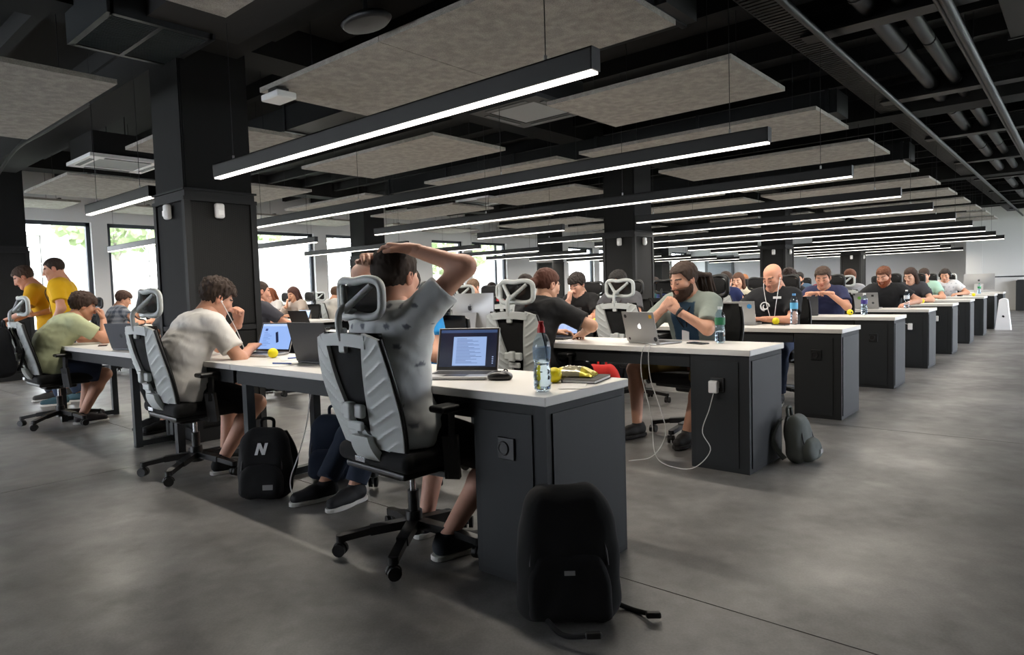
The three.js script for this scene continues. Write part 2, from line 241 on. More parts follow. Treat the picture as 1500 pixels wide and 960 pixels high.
// ---------------------------------------------------------------- ceiling services
{
  const tg = (o, l, c, g) => tag(o, l, c, g);
  for (const [x, y, r] of [[-0.09, 3.0, 0.028], [0.72, 3.0, 0.035], [0.66, 3.04, 0.022]]) tg(part('conduit_pipe', mg([bar(V(x, y, 2), V(x, y, -24.6), r, 10), ...Array.from({ length: 9 }, (_, i) => bar(V(x, y, 1 - i * 3), V(x, HC - 0.165, 1 - i * 3), 0.004, 5))]), M.pipe), 'long grey conduit pipe running below the ceiling along the aisle', 'pipe', 'ceiling conduits');
  for (const [x, y, r] of [[0.18, 3.2, 0.07], [0.4, 3.2, 0.055], [1.5, 3.22, 0.09]]) {
    const o = thing('round_duct', 'dark round duct hung under the ceiling above the aisle', 'duct', [x, y, 0], 0, 'round ceiling ducts');
    for (let z = 1; z > -24; z -= 3) { part('duct_section', bar(V(0, 0, z), V(0, 0, z - 2.96), r, 16), M.duct, o); part('clamp', bar(V(0, 0, z - 1.5), V(0, 0, z - 1.55), r + 0.006, 16), M.pipe, o); part('hanger', bar(V(0, r, z - 1.52), V(0, HC - y, z - 1.52), 0.005, 5), M.pipe, o); }
  }
  for (let i = 0; i < 9; i++) { const z = -1.2 - i * 2.7; tg(part('steel_beam', mg([box(-0.3, XE, 3.08, 3.1, z - 0.09, z + 0.09), box(-0.3, XE, 3.1, 3.26, z - 0.01, z + 0.01), box(-0.3, XE, 3.26, 3.28, z - 0.09, z + 0.09), box(2.0, 2.04, 3.28, HC, z - 0.05, z + 0.05), box(0.9, 0.94, 3.28, HC, z - 0.05, z + 0.05)]), M.duct), 'dark steel beam crossing the ceiling above the aisle', 'beam', 'steel cross beams'); }
  for (const z of [1.3, -4.0, -10.8, -17.5]) { const o = thing('flat_duct', 'flat grey duct strip on the ceiling above the aisle', 'duct', [1.05, 3.22, z], 0, 'flat ceiling ducts'); part('duct_body', box(-0.12, 0.12, 0, 0.1, -1.6, 1.6), M.tray, o); for (const s of [-1, 1]) part('flange', box(-0.14, 0.14, -0.01, 0.11, s * 1.6 - 0.015, s * 1.6 + 0.015), M.pipe, o); }
  const tr = thing('cable_tray', 'perforated grey cable tray running along the aisle ceiling', 'cable tray', [-0.33, 3.12, 0]);
  for (const s of [-1, 1]) part('side_rail', box(s * 0.11 - 0.004, s * 0.11 + 0.004, 0, 0.06, -24, 1.5), M.tray, tr);
  for (let z = 1.4; z > -12; z -= 0.06) part('rung', box(-0.11, 0.11, 0, 0.006, z - 0.018, z + 0.018), M.tray, tr);
  const rest = []; for (let z = -12; z > -24; z -= 0.06) rest.push(box(-0.11, 0.11, 0, 0.006, z - 0.018, z + 0.018));
  part('rungs', mg(rest), M.tray, tr).userData.kind = 'stuff';
  for (let z = 0.5; z > -24; z -= 2.4) part('hanger', bar(V(0.11, 0.06, z), V(0.11, HC - 3.12, z), 0.004, 5), M.pipe, tr);
  // square louvred vent beside the first column
  const v = thing('louvre_vent', 'black louvred ventilation box on the ceiling above the first column', 'vent', [-3.68, 2.98, -0.1]);
  part('box_frame', mg([box(-0.4, 0.4, 0.0, 0.3, 0.3, 0.34), box(-0.4, 0.4, 0.0, 0.3, -0.36, -0.32), box(-0.4, -0.36, 0, 0.3, -0.34, 0.32), box(0.36, 0.4, 0, 0.3, -0.34, 0.32), box(-0.36, 0.36, 0, 0.03, -0.02, 0.01)]), mat('#1d2023', 0.5), v);
  for (let i = 0; i < 25; i++) { const g = new THREE.BoxGeometry(0.004, 0.03, 0.62).rotateZ(0.6).translate(-0.345 + i * 0.0288, 0.015, -0.005); part('louvre', g, mat('#4c555a', 0.5), v); }
  part('back_plate', box(-0.38, 0.38, 0.1, 0.11, -0.33, 0.31), M.ceiling, v);
  function cassette(x, z, y, m, label) {
    const c = thing('ceiling_cassette', label, 'air conditioner', [x, y, z], 0);
    part('panel_frame', mg([box(-0.42, 0.42, 0, 0.04, 0.28, 0.42), box(-0.42, 0.42, 0, 0.04, -0.42, -0.28), box(-0.42, -0.28, 0, 0.04, -0.28, 0.28), box(0.28, 0.42, 0, 0.04, -0.28, 0.28)]), m, c);
    part('intake_grille', box(-0.28, 0.28, 0.008, 0.03, -0.28, 0.28), mat('#8b8f90', 0.6), c);
    for (let i = 0; i < 4; i++) { const g = new THREE.BoxGeometry(0.5, 0.006, 0.05).translate(0, -0.004, 0.35); g.rotateY(i * Math.PI / 2); part('flap', g, mat('#4a4d4f', 0.5), c); }
    part('body', box(-0.38, 0.38, 0.04, 0.3, -0.38, 0.38), M.ceiling, c);
    for (const s of [-1, 1]) part('hanger', bar(V(s * 0.3, 0.3, 0), V(s * 0.3, HC - y, 0), 0.005, 5), M.pipe, c);
  }
  cassette(-7.45, -1.2, 2.78, M.white, 'white ceiling air conditioner cassette near the second column line');
  cassette(-7.0, -7.3, 2.78, M.white, 'white ceiling air conditioner cassette between far acoustic panels');
  cassette(-2.7, -3.3, 2.86, mat('#1a1c1e', 0.5), 'black ceiling air conditioner cassette between two acoustic panels');
  // small white projector-like detector at the edge of the first panel
  const s = thing('panel_detector', 'white rectangular device at the corner of an acoustic panel', 'detector', [-3.15, 2.6, -0.86]); part('housing', rbox(0.24, 0.05, 0.16, 0.012, 0, 0.03, 0), M.white, s); part('bracket', box(-0.06, 0.06, 0.05, 0.09, -0.05, 0.05), M.tray, s);
  const s2 = thing('oval_detector', 'dark oval device at the edge of an acoustic panel', 'detector', [-1.75, 2.7, -0.62]); part('housing', lathe([[0, 0], [0.12, 0.005], [0.14, 0.03], [0.12, 0.05], [0, 0.055]]).scale(1.4, 1, 0.8), M.pipe, s2); part('stem', cyl(0.015, 0.015, 0.6, 0, 0.35, 0), M.pipe, s2);
  // cable bundle, rectangular ducts above the desks
  { const cb = thing('cable_bundle', 'bundle of grey cables arching along the ceiling', 'cable'); for (let i = 0; i < 4; i++) part('cable', tube([[-9.6, 2.55 - 0.04 * i, -0.3], [-9.2, 2.75, -0.35], [-8.4, 3.0, -0.4], [-7.2, 3.05 + 0.03 * i, -0.45], [-6, 3.1, -0.5]], 0.02, 40, 6), M.tray, cb); }
  for (const [x0, x1, z] of [[-8.2, -0.6, -2.35], [-8.2, -0.6, -6.2], [-8.2, -0.6, -10.05]]) { const o = thing('rectangular_duct', 'black rectangular duct between the acoustic panels', 'duct', [0, 2.95, z], 0, 'rectangular ceiling ducts'); part('duct_body', box(x0, x1, 0, 0.25, -0.22, 0.22), M.duct, o); for (let x = x0; x <= x1; x += 1.5) part('flange', box(x - 0.02, x + 0.02, -0.015, 0.265, -0.235, 0.235), M.pipe, o); }
  tg(part('ceiling_plenum', mg([box(-3.35, -1.3, 3.02, 3.2, 0.0, -0.66), box(-3.3, -1.35, 3.2, 3.3, -0.05, -0.6)]), mat('#1b1a1a', 0.85)), 'dark square plenum box beside the louvred vent', 'duct');
}
// ---------------------------------------------------------------- outside
{
  const st = (o, l, c) => tag(o, l, c, null, 'structure');
  st(part('ground', box(-60, XW - 0.31, -0.4, -0.2, -70, 40), mat('#8d9484', 0.95)), 'pale ground outside the windows', 'ground');
  st(part('ground', box(XE + 0.31, 50, -0.4, -0.2, -70, 40), mat('#8d9484', 0.95)), 'pale ground outside the aisle windows', 'ground');
  const w = thing('wall_outside', 'pale concrete retaining wall outside the windows', 'wall', [-22, -0.2, 0], 0, null, 'structure');
  for (let z = 14; z > -60; z -= 3) part('concrete_panel', box(-0.2 + rr(-0.01, 0.01), 0, 0, 3.35, z - 2.97, z), new THREE.MeshStandardMaterial({ map: concTex, roughness: 0.9 }), w);
  part('coping', box(-0.25, 0.06, 3.35, 3.45, -61, 14), mat('#b8b8b4', 0.8), w);
  const leafG = new THREE.CircleGeometry(0.1, 5);
  const leafM = [mat('#8a9a70', 0.8, { side: THREE.DoubleSide }), mat('#9dae80', 0.8, { side: THREE.DoubleSide })], bark = mat('#a09a90', 0.9);
  function tree(x, z, h, lean, crown, label, r = 0.12) {
    const t = thing('tree', label, 'tree', [x, -0.2, z]);
    const top = V(lean, h, lean * 0.5);
    part('trunk', tube([V(0, 0, 0), V(lean * 0.2, h * 0.35, 0.05), V(lean * 0.7, h * 0.7, -0.05), top], r, 14, 8), bark, t);
    for (let i = 0; i < 4; i++) part('branch', tube([V(lean * 0.7, h * 0.66, 0), V(lean + rr(-0.6, 0.6), h * 0.85, rr(-0.6, 0.6)), V(lean + rr(-1.2, 1.2), h * 1.05, rr(-1.2, 1.2))], 0.04, 8, 5), bark, t);
    const n = crown ? 700 : 120, im = new THREE.InstancedMesh(leafG, leafM[z % 2 ? 0 : 1], n), m = new THREE.Matrix4(), q = new THREE.Quaternion(), e = new THREE.Euler();
    for (let i = 0; i < n; i++) { const a = rr(0, 6.28), b = Math.acos(rr(-1, 1)), R = 1.5 * Math.cbrt(rr(0.1, 1)); e.set(rr(0, 6), rr(0, 6), rr(0, 6)); q.setFromEuler(e); m.compose(V(lean + R * Math.sin(b) * Math.cos(a), h * 1.0 + R * 0.8 * Math.cos(b), R * Math.sin(b) * Math.sin(a)), q, V(1, 1, 1).multiplyScalar(rr(0.7, 1.5))); im.setMatrixAt(i, m); }
    im.name = 'leaves'; im.userData.kind = 'stuff'; t.add(im);
  }
  tree(-18, -4.6, 3.7, 0.2, 1, 'slim tree with green crown against the concrete wall', 0.06);
  tree(-23.5, -2.5, 4.2, 0, 1, 'leafy tree rising behind the concrete wall'); tree(-17.5, -9.4, 4.6, 0.0, 0, 'thick straight pale trunk outside the window', 0.2);
  tree(-17, -9.9, 4.6, 0.8, 0, 'slanting slender trunk beside the thick pale trunk', 0.1); tree(-17, -10.8, 4.6, -0.5, 0, 'curved slender trunk leaning outside the window', 0.1);
  tree(-17.5, -16.2, 3.2, 0.2, 1, 'bushy green tree outside the far window pair'); tree(-20, -20, 3.6, 0.3, 1, 'green tree far along the concrete wall'); tree(-24, -12, 4.4, 0, 1, 'leafy tree above the middle of the concrete wall');
  const hb = []; for (let i = 0; i < 500; i++) hb.push(new THREE.ConeGeometry(0.03, rr(0.2, 0.5), 4).rotateX(rr(-0.4, 0.4)).rotateZ(rr(-0.4, 0.4)).translate(-19.5 + rr(-1.2, 1.2), 0.9 + rr(-0.05, 0.1), -2 - rr(0, 22)));
  tag(part('grass', mg(hb), leafM[1]), 'strip of rough grass outside the windows', 'grass', null, 'stuff');
  tag(part('earth_bank', new THREE.CylinderGeometry(1.0, 2.4, 1.1, 6, 1).scale(1, 1, 14).translate(-19.8, 0.35, -12), mat('#98988a', 0.95)), 'low earth bank at the foot of the concrete wall', 'bank', null, 'structure');
}
// ---------------------------------------------------------------- desks
const notch = new Set([0, 7]);
function slab(x0, x1, z0, z1, cut) {
  if (!cut) return rbox(x1 - x0, 0.036, z1 - z0, 0.004, (x0 + x1) / 2, 0.722, (z0 + z1) / 2, 1);
  const [c0, c1, cz] = cut, s = new THREE.Shape();                     // table top cut round the column
  [[x0, -z0], [c0, -z0], [c0, -cz], [Math.min(c1, x1), -cz], ...(c1 < x1 ? [[c1, -z0], [x1, -z0]] : []), [x1, -z1], [x0, -z1]].forEach(([x, y], i) => (i ? s.lineTo(x, y) : s.moveTo(x, y)));
  return new THREE.ExtrudeGeometry(s, { depth: 0.036, bevelEnabled: false }).rotateX(-Math.PI / 2).translate(0, 0.704, 0);
}
function legFrame(x, z0, z1, parent) {
  part('leg_frame', mg([box(x - 0.025, x + 0.025, 0, 0.66, z1 - 0.05, z1), box(x - 0.025, x + 0.025, 0, 0.66, z0, z0 + 0.05), box(x - 0.025, x + 0.025, 0.008, 0.05, z0 + 0.05, z1 - 0.05), box(x - 0.025, x + 0.025, 0.62, 0.66, z0 + 0.05, z1 - 0.05)]), M.steel, parent);
}
const DD = 0.575;
const sitters = ['the man in patterned grey', 'the man with dreadlocks', 'the bald man', 'the man with folded hands', 'the red bearded man', 'the woman in charcoal', 'the person in mint', 'the man with headphones'];
function endDesk(k) {
  const z = rowZ(k), o = thing('desk', k < 8 ? 'white topped desk with dark pedestal end where ' + sitters[k] + ' sits' : k === 8 ? 'white topped desk with dark pedestal and a green banded bottle' : 'last white topped desk with dark pedestal and large silver monitor', 'desk', [0, 0, z], 0, 'pedestal desks at the aisle');
  part('tabletop', slab(-2.38, 0, -DD, 0), M.deskTop, o);
  part('apron', mg([box(-2.36, -0.39, 0.62, 0.702, -0.05, -0.03), box(-2.36, -0.39, 0.62, 0.702, -DD + 0.03, -DD + 0.05), box(-2.36, -2.34, 0.62, 0.702, -DD + 0.05, -0.05)]), M.deskDark, o);
  const p = part('pedestal', box(-0.378, -0.012, 0, 0.702, -DD + 0.015, -0.015), M.deskDark, o);
  part('front_panel', box(-0.345, -0.075, 0.03, 0.665, -0.015, -0.009), M.deskPanel, p); part('side_panel', box(-0.012, -0.006, 0.03, 0.672, -DD + 0.04, -0.05), M.deskPanel, p);
  part('rear_panel', box(-0.345, -0.075, 0.03, 0.665, -DD + 0.009, -DD + 0.015), M.deskPanel, p); part('corner_trim', box(-0.06, -0.01, 0.0, 0.702, -0.015, -0.0135), M.deskPanel, p);
  part('socket_plate', rbox(0.085, 0.085, 0.012, 0.004, -0.2, 0.525, -0.006), M.socket, p); part('socket_well', mg([new THREE.TorusGeometry(0.024, 0.005, 6, 16).translate(-0.21, 0.525, 0), cyl(0.022, 0.022, 0.004, 0, 0, 0, 14).rotateX(Math.PI / 2).translate(-0.21, 0.525, 0)]), M.plastic, p);
  legFrame(-2.3, -DD + 0.04, -0.04, o); return o;
}
function midDesk(k, x0, x1, frames, cut, label) {
  const o = thing('desk', label || 'white topped bench desk on dark steel leg frames', 'desk', [0, 0, rowZ(k)], 0, 'bench desks in the rows');
  part('tabletop', slab(x0, x1, -DD, 0, cut), M.deskTop, o);
  const back = cut ? cut[2] + 0.02 : -DD + 0.03;
  part('apron', mg([box(x0 + 0.02, x1 - 0.02, 0.62, 0.702, -0.05, -0.03), box(x0 + 0.02, cut ? cut[0] - 0.02 : x1 - 0.02, 0.62, 0.702, -DD + 0.03, -DD + 0.05)]), M.deskDark, o);
  for (const f of frames) legFrame(f, cut && f > cut[0] ? back : -DD + 0.04, -0.04, o); return o;
}
for (let k = 0; k < 10; k++) {
  endDesk(k);
  const n = notch.has(k), cut = k === 0 ? -0.385 : -0.40;
  if (n) { midDesk(k, -3.75, -2.385, [-3.3], null); midDesk(k, -6.02, -3.755, [-4.07, -5.9], [-4.4, -3.78, cut], 'white topped bench desk notched round a black column'); }
  else { midDesk(k, -4.15, -2.385, [-4.07], null); midDesk(k, -6.02, -4.155, [-5.9], null); }
  if (k >= 1 && k < 7) { midDesk(k, -9.4, -7.6, [-7.7, -9.3], null); if (k !== 7) midDesk(k, -11.3 + (k % 7 ? 0 : 0.4), -9.405, [-11.2], null); }
}

// ---------------------------------------------------------------- office chairs (facing +z, backrest at -z)
function makeChair(name, label, fm, padM, loop) {
  const o = thing(name, label, 'chair');
  for (let i = 0; i < 5; i++) {
    const a = i * 72 * D + 0.3, c = Math.cos(a), s = Math.sin(a), at = (r, y) => V(c * r, y, s * r);
    const l = part('base_leg', mg([beam(at(0.02, 0.125), at(0.19, 0.108), 0.05, 0.036), beam(at(0.17, 0.11), at(0.32, 0.085), 0.04, 0.028), cyl(0.022, 0.022, 0.03, c * 0.315, 0.085, s * 0.315, 10)]), M.plastic, o);
    const w = []; for (const q of [-1, 1]) w.push(new THREE.CylinderGeometry(0.028, 0.028, 0.018, 14).rotateX(Math.PI / 2).translate(0, 0, q * 0.015));
    w.push(new THREE.TorusGeometry(0.027, 0.007, 6, 12, Math.PI)); const g = mg(w); g.rotateY(-a + 0.7 * i).translate(c * 0.32, 0.036, s * 0.32); part('caster', g, M.wheel, l);
  }
  part('gas_lift', mg([cyl(0.036, 0.042, 0.1, 0, 0.13, 0), cyl(0.025, 0.025, 0.1, 0, 0.22, 0)]), M.plastic, o); part('piston', cyl(0.014, 0.014, 0.16, 0, 0.3, 0), M.chrome, o);
  part('tilt_mechanism', mg([rbox(0.18, 0.06, 0.26, 0.02, 0, 0.375, 0), bar(V(0.08, 0.37, 0.03), V(0.24, 0.36, 0.03), 0.007)]), M.plastic, o);
  const sg = new RoundedBoxGeometry(0.5, 0.08, 0.48, 5, 0.036); { const p = sg.attributes.position; for (let i = 0; i < p.count; i++) { const x = p.getX(i), z = p.getZ(i); p.setY(i, p.getY(i) + 0.03 * x * x / 0.06 * 0.4 - 0.22 * Math.max(0, z - 0.12) ** 1.6); } sg.computeVertexNormals(); }
  part('seat', sg.translate(0, 0.445, 0.02), padM, o); part('seat_pan', rbox(0.42, 0.03, 0.4, 0.012, 0, 0.4, 0.0), M.plastic, o);
  for (const s of [-1, 1]) {
    const a = part('armrest', mg([beam(V(s * 0.12, 0.375, 0), V(s * 0.27, 0.385, 0.0), 0.05, 0.022), beam(V(s * 0.272, 0.37, 0.0), V(s * 0.285, 0.55, -0.02), 0.062, 0.03), beam(V(s * 0.283, 0.5, -0.015), V(s * 0.287, 0.655, -0.01), 0.046, 0.024)]), M.plastic, o);
    part('arm_pad', rbox(0.09, 0.028, 0.25, 0.012, s * 0.285, 0.665, 0.03, 3), M.plastic, a);
  }
  // backrest: two ribbed wings around a dark mesh
  const wOut = (v) => 0.185 + 0.065 * Math.sin(Math.PI * (0.12 + 0.72 * v)), wIn = (v) => (v < 0.14 ? 0.05 : 0.045 + 0.09 * Math.pow((v - 0.14) / 0.86, 0.8));
  const zb = (x, v) => -0.235 - 0.05 * Math.sin((v - 0.12) * 2.6) - 0.06 * v * v + 0.55 * x * x, yb = (v) => 0.5 + 0.48 * v;
  for (const s of [-1, 1]) {
    const f = (u, v) => { const x = wIn(v) + (wOut(v) - wIn(v)) * u; const rib = 0.006 * Math.max(0, Math.sin((v * 14 - u * 3.2) * Math.PI)) ** 4 * (u > 0.12 && u < 0.9 ? 1 : 0); return V(s * x, yb(v) + (0.02 * (1 - u) - 0.02) * v * 1.2, zb(x, v) - rib); };
    part('back_wing', s > 0 ? sheet((u, v) => f(1 - u, v), 12, 84, 0.016) : sheet(f, 12, 84, 0.016), fm, o);
    part('wing_edge', tube(Array.from({ length: 11 }, (_, i) => { const v = i / 10, p = f(1, v); return V(p.x, p.y, p.z + 0.014); }), 0.009, 30, 6), M.plastic, o);
  }
  part('back_mesh', sheet((u, v) => { const x = (1 - 2 * u) * (wIn(v) + 0.015); return V(x, yb(v), zb(x, v) + 0.02); }, 8, 16, 0.003), M.meshBack, o);
  part('front_mesh', sheet((u, v) => { const x = (1 - 2 * u) * (wOut(v) - 0.012); return V(x, yb(v), zb(x, v) + 0.03); }, 8, 16, 0.004), padM, o).material = M.meshBack;
  part('top_bridge', sheet((u, v) => { const x = (1 - 2 * u) * 0.15; return V(x, 0.93 + 0.05 * v - 0.01 * (x / 0.15) ** 2, zb(x, 0.92 + 0.08 * v) - 0.004); }, 12, 4, 0.022), fm, o);
  part('lumbar_bracket', mg([rbox(0.15, 0.055, 0.03, 0.012, 0, 0.665, -0.285), rbox(0.05, 0.075, 0.04, 0.014, 0, 0.665, -0.3), rbox(0.1, 0.04, 0.02, 0.01, 0, 0.6, -0.275)]), fm, o);
  part('back_stem', sheet((u, v) => { const x = (1 - 2 * u) * (0.095 - 0.035 * v); return V(x, 0.385 + 0.17 * v, -0.15 - 0.105 * Math.sin(v * 1.6) + 0.3 * x * x - 0.01); }, 8, 12, 0.03), fm, o);
  part('name_plate', rbox(0.07, 0.022, 0.006, 0.002, 0, 0.46, -0.262), M.chrome, o);
  // headrest
  const post = part('headrest_post', mg([rbox(0.045, 0.1, 0.022, 0.008, 0, 0.95, -0.318), tube([[0, 0.95, -0.325], [0, 1.01, -0.335], [0, 1.06, -0.33], [0, 1.09, -0.3]], 0.014, 16, 8)]), fm, o);
  const hz = (x) => -0.255 + 1.3 * x * x, ring = []; for (let i = 0; i < 28; i++) { const t = i / 28 * 2 * Math.PI, x = 0.145 * Math.sign(Math.cos(t)) * Math.abs(Math.cos(t)) ** 0.6, y = 1.115 + 0.068 * Math.sign(Math.sin(t)) * Math.abs(Math.sin(t)) ** 0.7 + 0.02 * (Math.abs(x) / 0.145) * Math.sign(Math.sin(t)); ring.push(V(x, y, hz(x))); }
  const hr = part('headrest', tube(ring, 0.0175, 72, 8, true).applyMatrix4(new THREE.Matrix4()), fm, o);
  if (loop) part('headrest_bracket', mg([bar(V(0, 1.07, -0.305), V(0.1, 1.165, -0.245), 0.016, 7, 0.013), bar(V(0, 1.07, -0.305), V(-0.1, 1.165, -0.245), 0.016, 7, 0.013), bar(V(0, 1.07, -0.305), V(0, 1.06, -0.255), 0.013, 7)]), fm, hr);
  part('headrest_pad', sheet((u, v) => { const x = (1 - 2 * u) * 0.135, k = 0.06 * (1 - 0.45 * Math.abs(1 - 2 * u) ** 4); return V(x, 1.115 + (2 * v - 1) * k, hz(x) + 0.004 + 0.012 * Math.sin(v * Math.PI)); }, 12, 8, 0.012), loop ? M.meshBack : padM, hr);
  return o;
}
const chairW = makeChair('office_chair', 'white framed mesh office chair', M.frameWhite, M.fabricBlack, true);
const chairB = makeChair('office_chair', 'black framed mesh office chair', M.frameBlack, M.fabricBlack, false);
let usedW = false, usedB = false;
function chair(white, x, z, turn, label, group = 'office chairs at the desks') {
  let o;
  if (white) { o = usedW ? copy(chairW) : chairW; usedW = true; } else { o = usedB ? copy(chairB) : chairB; usedB = true; }
  o.position.set(x, 0, z); o.rotation.set(0, turn, 0); o.userData.label = label; o.userData.group = group; return o;
}
// ---------------------------------------------------------------- figures: smooth distance fields meshed on a grid
function nets(f, lo, hi, h) {
  const nx = Math.ceil((hi.x - lo.x) / h) + 2, ny = Math.ceil((hi.y - lo.y) / h) + 2, nz = Math.ceil((hi.z - lo.z) / h) + 2, B = 5;
  const F = new Float32Array(nx * ny * nz), at = (i, j, k) => i + nx * (j + ny * k), reach = B * h * 0.87 * 1.5 + h;
  for (let k = 0; k < nz; k += B) for (let j = 0; j < ny; j += B) for (let i = 0; i < nx; i += B) {
    const d = f(lo.x + (i + B / 2 - 0.5) * h, lo.y + (j + B / 2 - 0.5) * h, lo.z + (k + B / 2 - 0.5) * h), far = Math.abs(d) > reach;
    for (let c = k; c < Math.min(nz, k + B); c++) for (let b = j; b < Math.min(ny, j + B); b++) for (let a = i; a < Math.min(nx, i + B); a++) F[at(a, b, c)] = far ? d : f(lo.x + a * h, lo.y + b * h, lo.z + c * h);
  }
  const id = new Int32Array(nx * ny * nz).fill(-1), pos = [], idx = [], off = [0, 1, nx, nx + 1, nx * ny, nx * ny + 1, nx * ny + nx, nx * ny + nx + 1];
  const E = [[0, 1], [2, 3], [4, 5], [6, 7], [0, 2], [1, 3], [4, 6], [5, 7], [0, 4], [1, 5], [2, 6], [3, 7]];
  for (let k = 0; k < nz - 1; k++) for (let j = 0; j < ny - 1; j++) for (let i = 0; i < nx - 1; i++) {
    const o = at(i, j, k); let m = 0; for (let c = 0; c < 8; c++) if (F[o + off[c]] < 0) m |= 1 << c;
    if (m === 0 || m === 255) continue;
    let x = 0, y = 0, z = 0, n = 0;
    for (const [a, b] of E) { if (((m >> a) & 1) === ((m >> b) & 1)) continue; const fa = F[o + off[a]], fb = F[o + off[b]], t = fa / (fa - fb); x += (a & 1) + t * ((b & 1) - (a & 1)); y += ((a >> 1) & 1) + t * (((b >> 1) & 1) - ((a >> 1) & 1)); z += (a >> 2) + t * ((b >> 2) - (a >> 2)); n++; }
    id[o] = pos.length / 3; pos.push(lo.x + (i + x / n) * h, lo.y + (j + y / n) * h, lo.z + (k + z / n) * h);
  }
  const quad = (a, b, c, d, flip) => { if (a < 0 || b < 0 || c < 0 || d < 0) return; if (flip) idx.push(a, c, b, a, d, c); else idx.push(a, b, c, a, c, d); };
  for (let k = 1; k < nz - 1; k++) for (let j = 1; j < ny - 1; j++) for (let i = 1; i < nx - 1; i++) {
    const o = at(i, j, k), s = F[o] < 0;
    if (s !== F[o + 1] < 0) quad(id[o - nx - nx * ny], id[o - nx * ny], id[o], id[o - nx], !s);
    if (s !== F[o + nx] < 0) quad(id[o - 1 - nx * ny], id[o - 1], id[o], id[o - nx * ny], !s);
    if (s !== F[o + nx * ny] < 0) quad(id[o - 1 - nx], id[o - nx], id[o], id[o - 1], !s);
  }
  const g = new THREE.BufferGeometry(); g.setAttribute('position', new THREE.Float32BufferAttribute(pos, 3)); g.setIndex(idx); g.computeVertexNormals(); return g;
}
const smin = (a, b, k) => { const h = Math.max(k - Math.abs(a - b), 0) / k; return Math.min(a, b) - h * h * k * 0.25; };
function cap(a, b, ra, rb) {
  const ax = a.x, ay = a.y, az = a.z, bx = b.x - ax, by = b.y - ay, bz = b.z - az, L = 1 / (bx * bx + by * by + bz * bz + 1e-9);
  const f = (x, y, z) => { const px = x - ax, py = y - ay, pz = z - az; let t = (px * bx + py * by + pz * bz) * L; t = t < 0 ? 0 : t > 1 ? 1 : t; const dx = px - bx * t, dy = py - by * t, dz = pz - bz * t; return Math.sqrt(dx * dx + dy * dy + dz * dz) - (ra + (rb - ra) * t); };
  f.ends = [a, b, Math.max(ra, rb)]; return f;
}
const ell = (cx, cy, cz, rx, ry, rz) => (x, y, z) => { const a = (x - cx) / rx, b = (y - cy) / ry, c = (z - cz) / rz, k = Math.sqrt(a * a + b * b + c * c), a2 = a / rx, b2 = b / ry, c2 = c / rz, m = Math.sqrt(a2 * a2 + b2 * b2 + c2 * c2); return k < 1e-6 ? -Math.min(rx, ry, rz) : k * (k - 1) / m; };
const blend = (fs, k) => (x, y, z) => { let d = fs[0](x, y, z); for (let i = 1; i < fs.length; i++) d = smin(d, fs[i](x, y, z), k); return d; };
const cutBy = (f, p, n) => (x, y, z) => Math.max(f(x, y, z), (x - p.x) * n.x + (y - p.y) * n.y + (z - p.z) * n.z);
function boundsOf(caps, pad) { const lo = V(9, 9, 9), hi = V(-9, -9, -9); for (const c of caps) { const [a, b, r] = c.ends; for (const p of [a, b]) { lo.min(V(p.x - r, p.y - r, p.z - r)); hi.max(V(p.x + r, p.y + r, p.z + r)); } } return [lo.addScalar(-pad), hi.addScalar(pad)]; }
function paint(g, f) { const p = g.attributes.position, c = new Float32Array(p.count * 3), k = new THREE.Color(); for (let i = 0; i < p.count; i++) { f(p.getX(i), p.getY(i), p.getZ(i), k); c[3 * i] = k.r; c[3 * i + 1] = k.g; c[3 * i + 2] = k.b; } g.setAttribute('color', new THREE.BufferAttribute(c, 3)); return g; }
const N3 = (x, y, z) => perlin.noise(x, y, z);

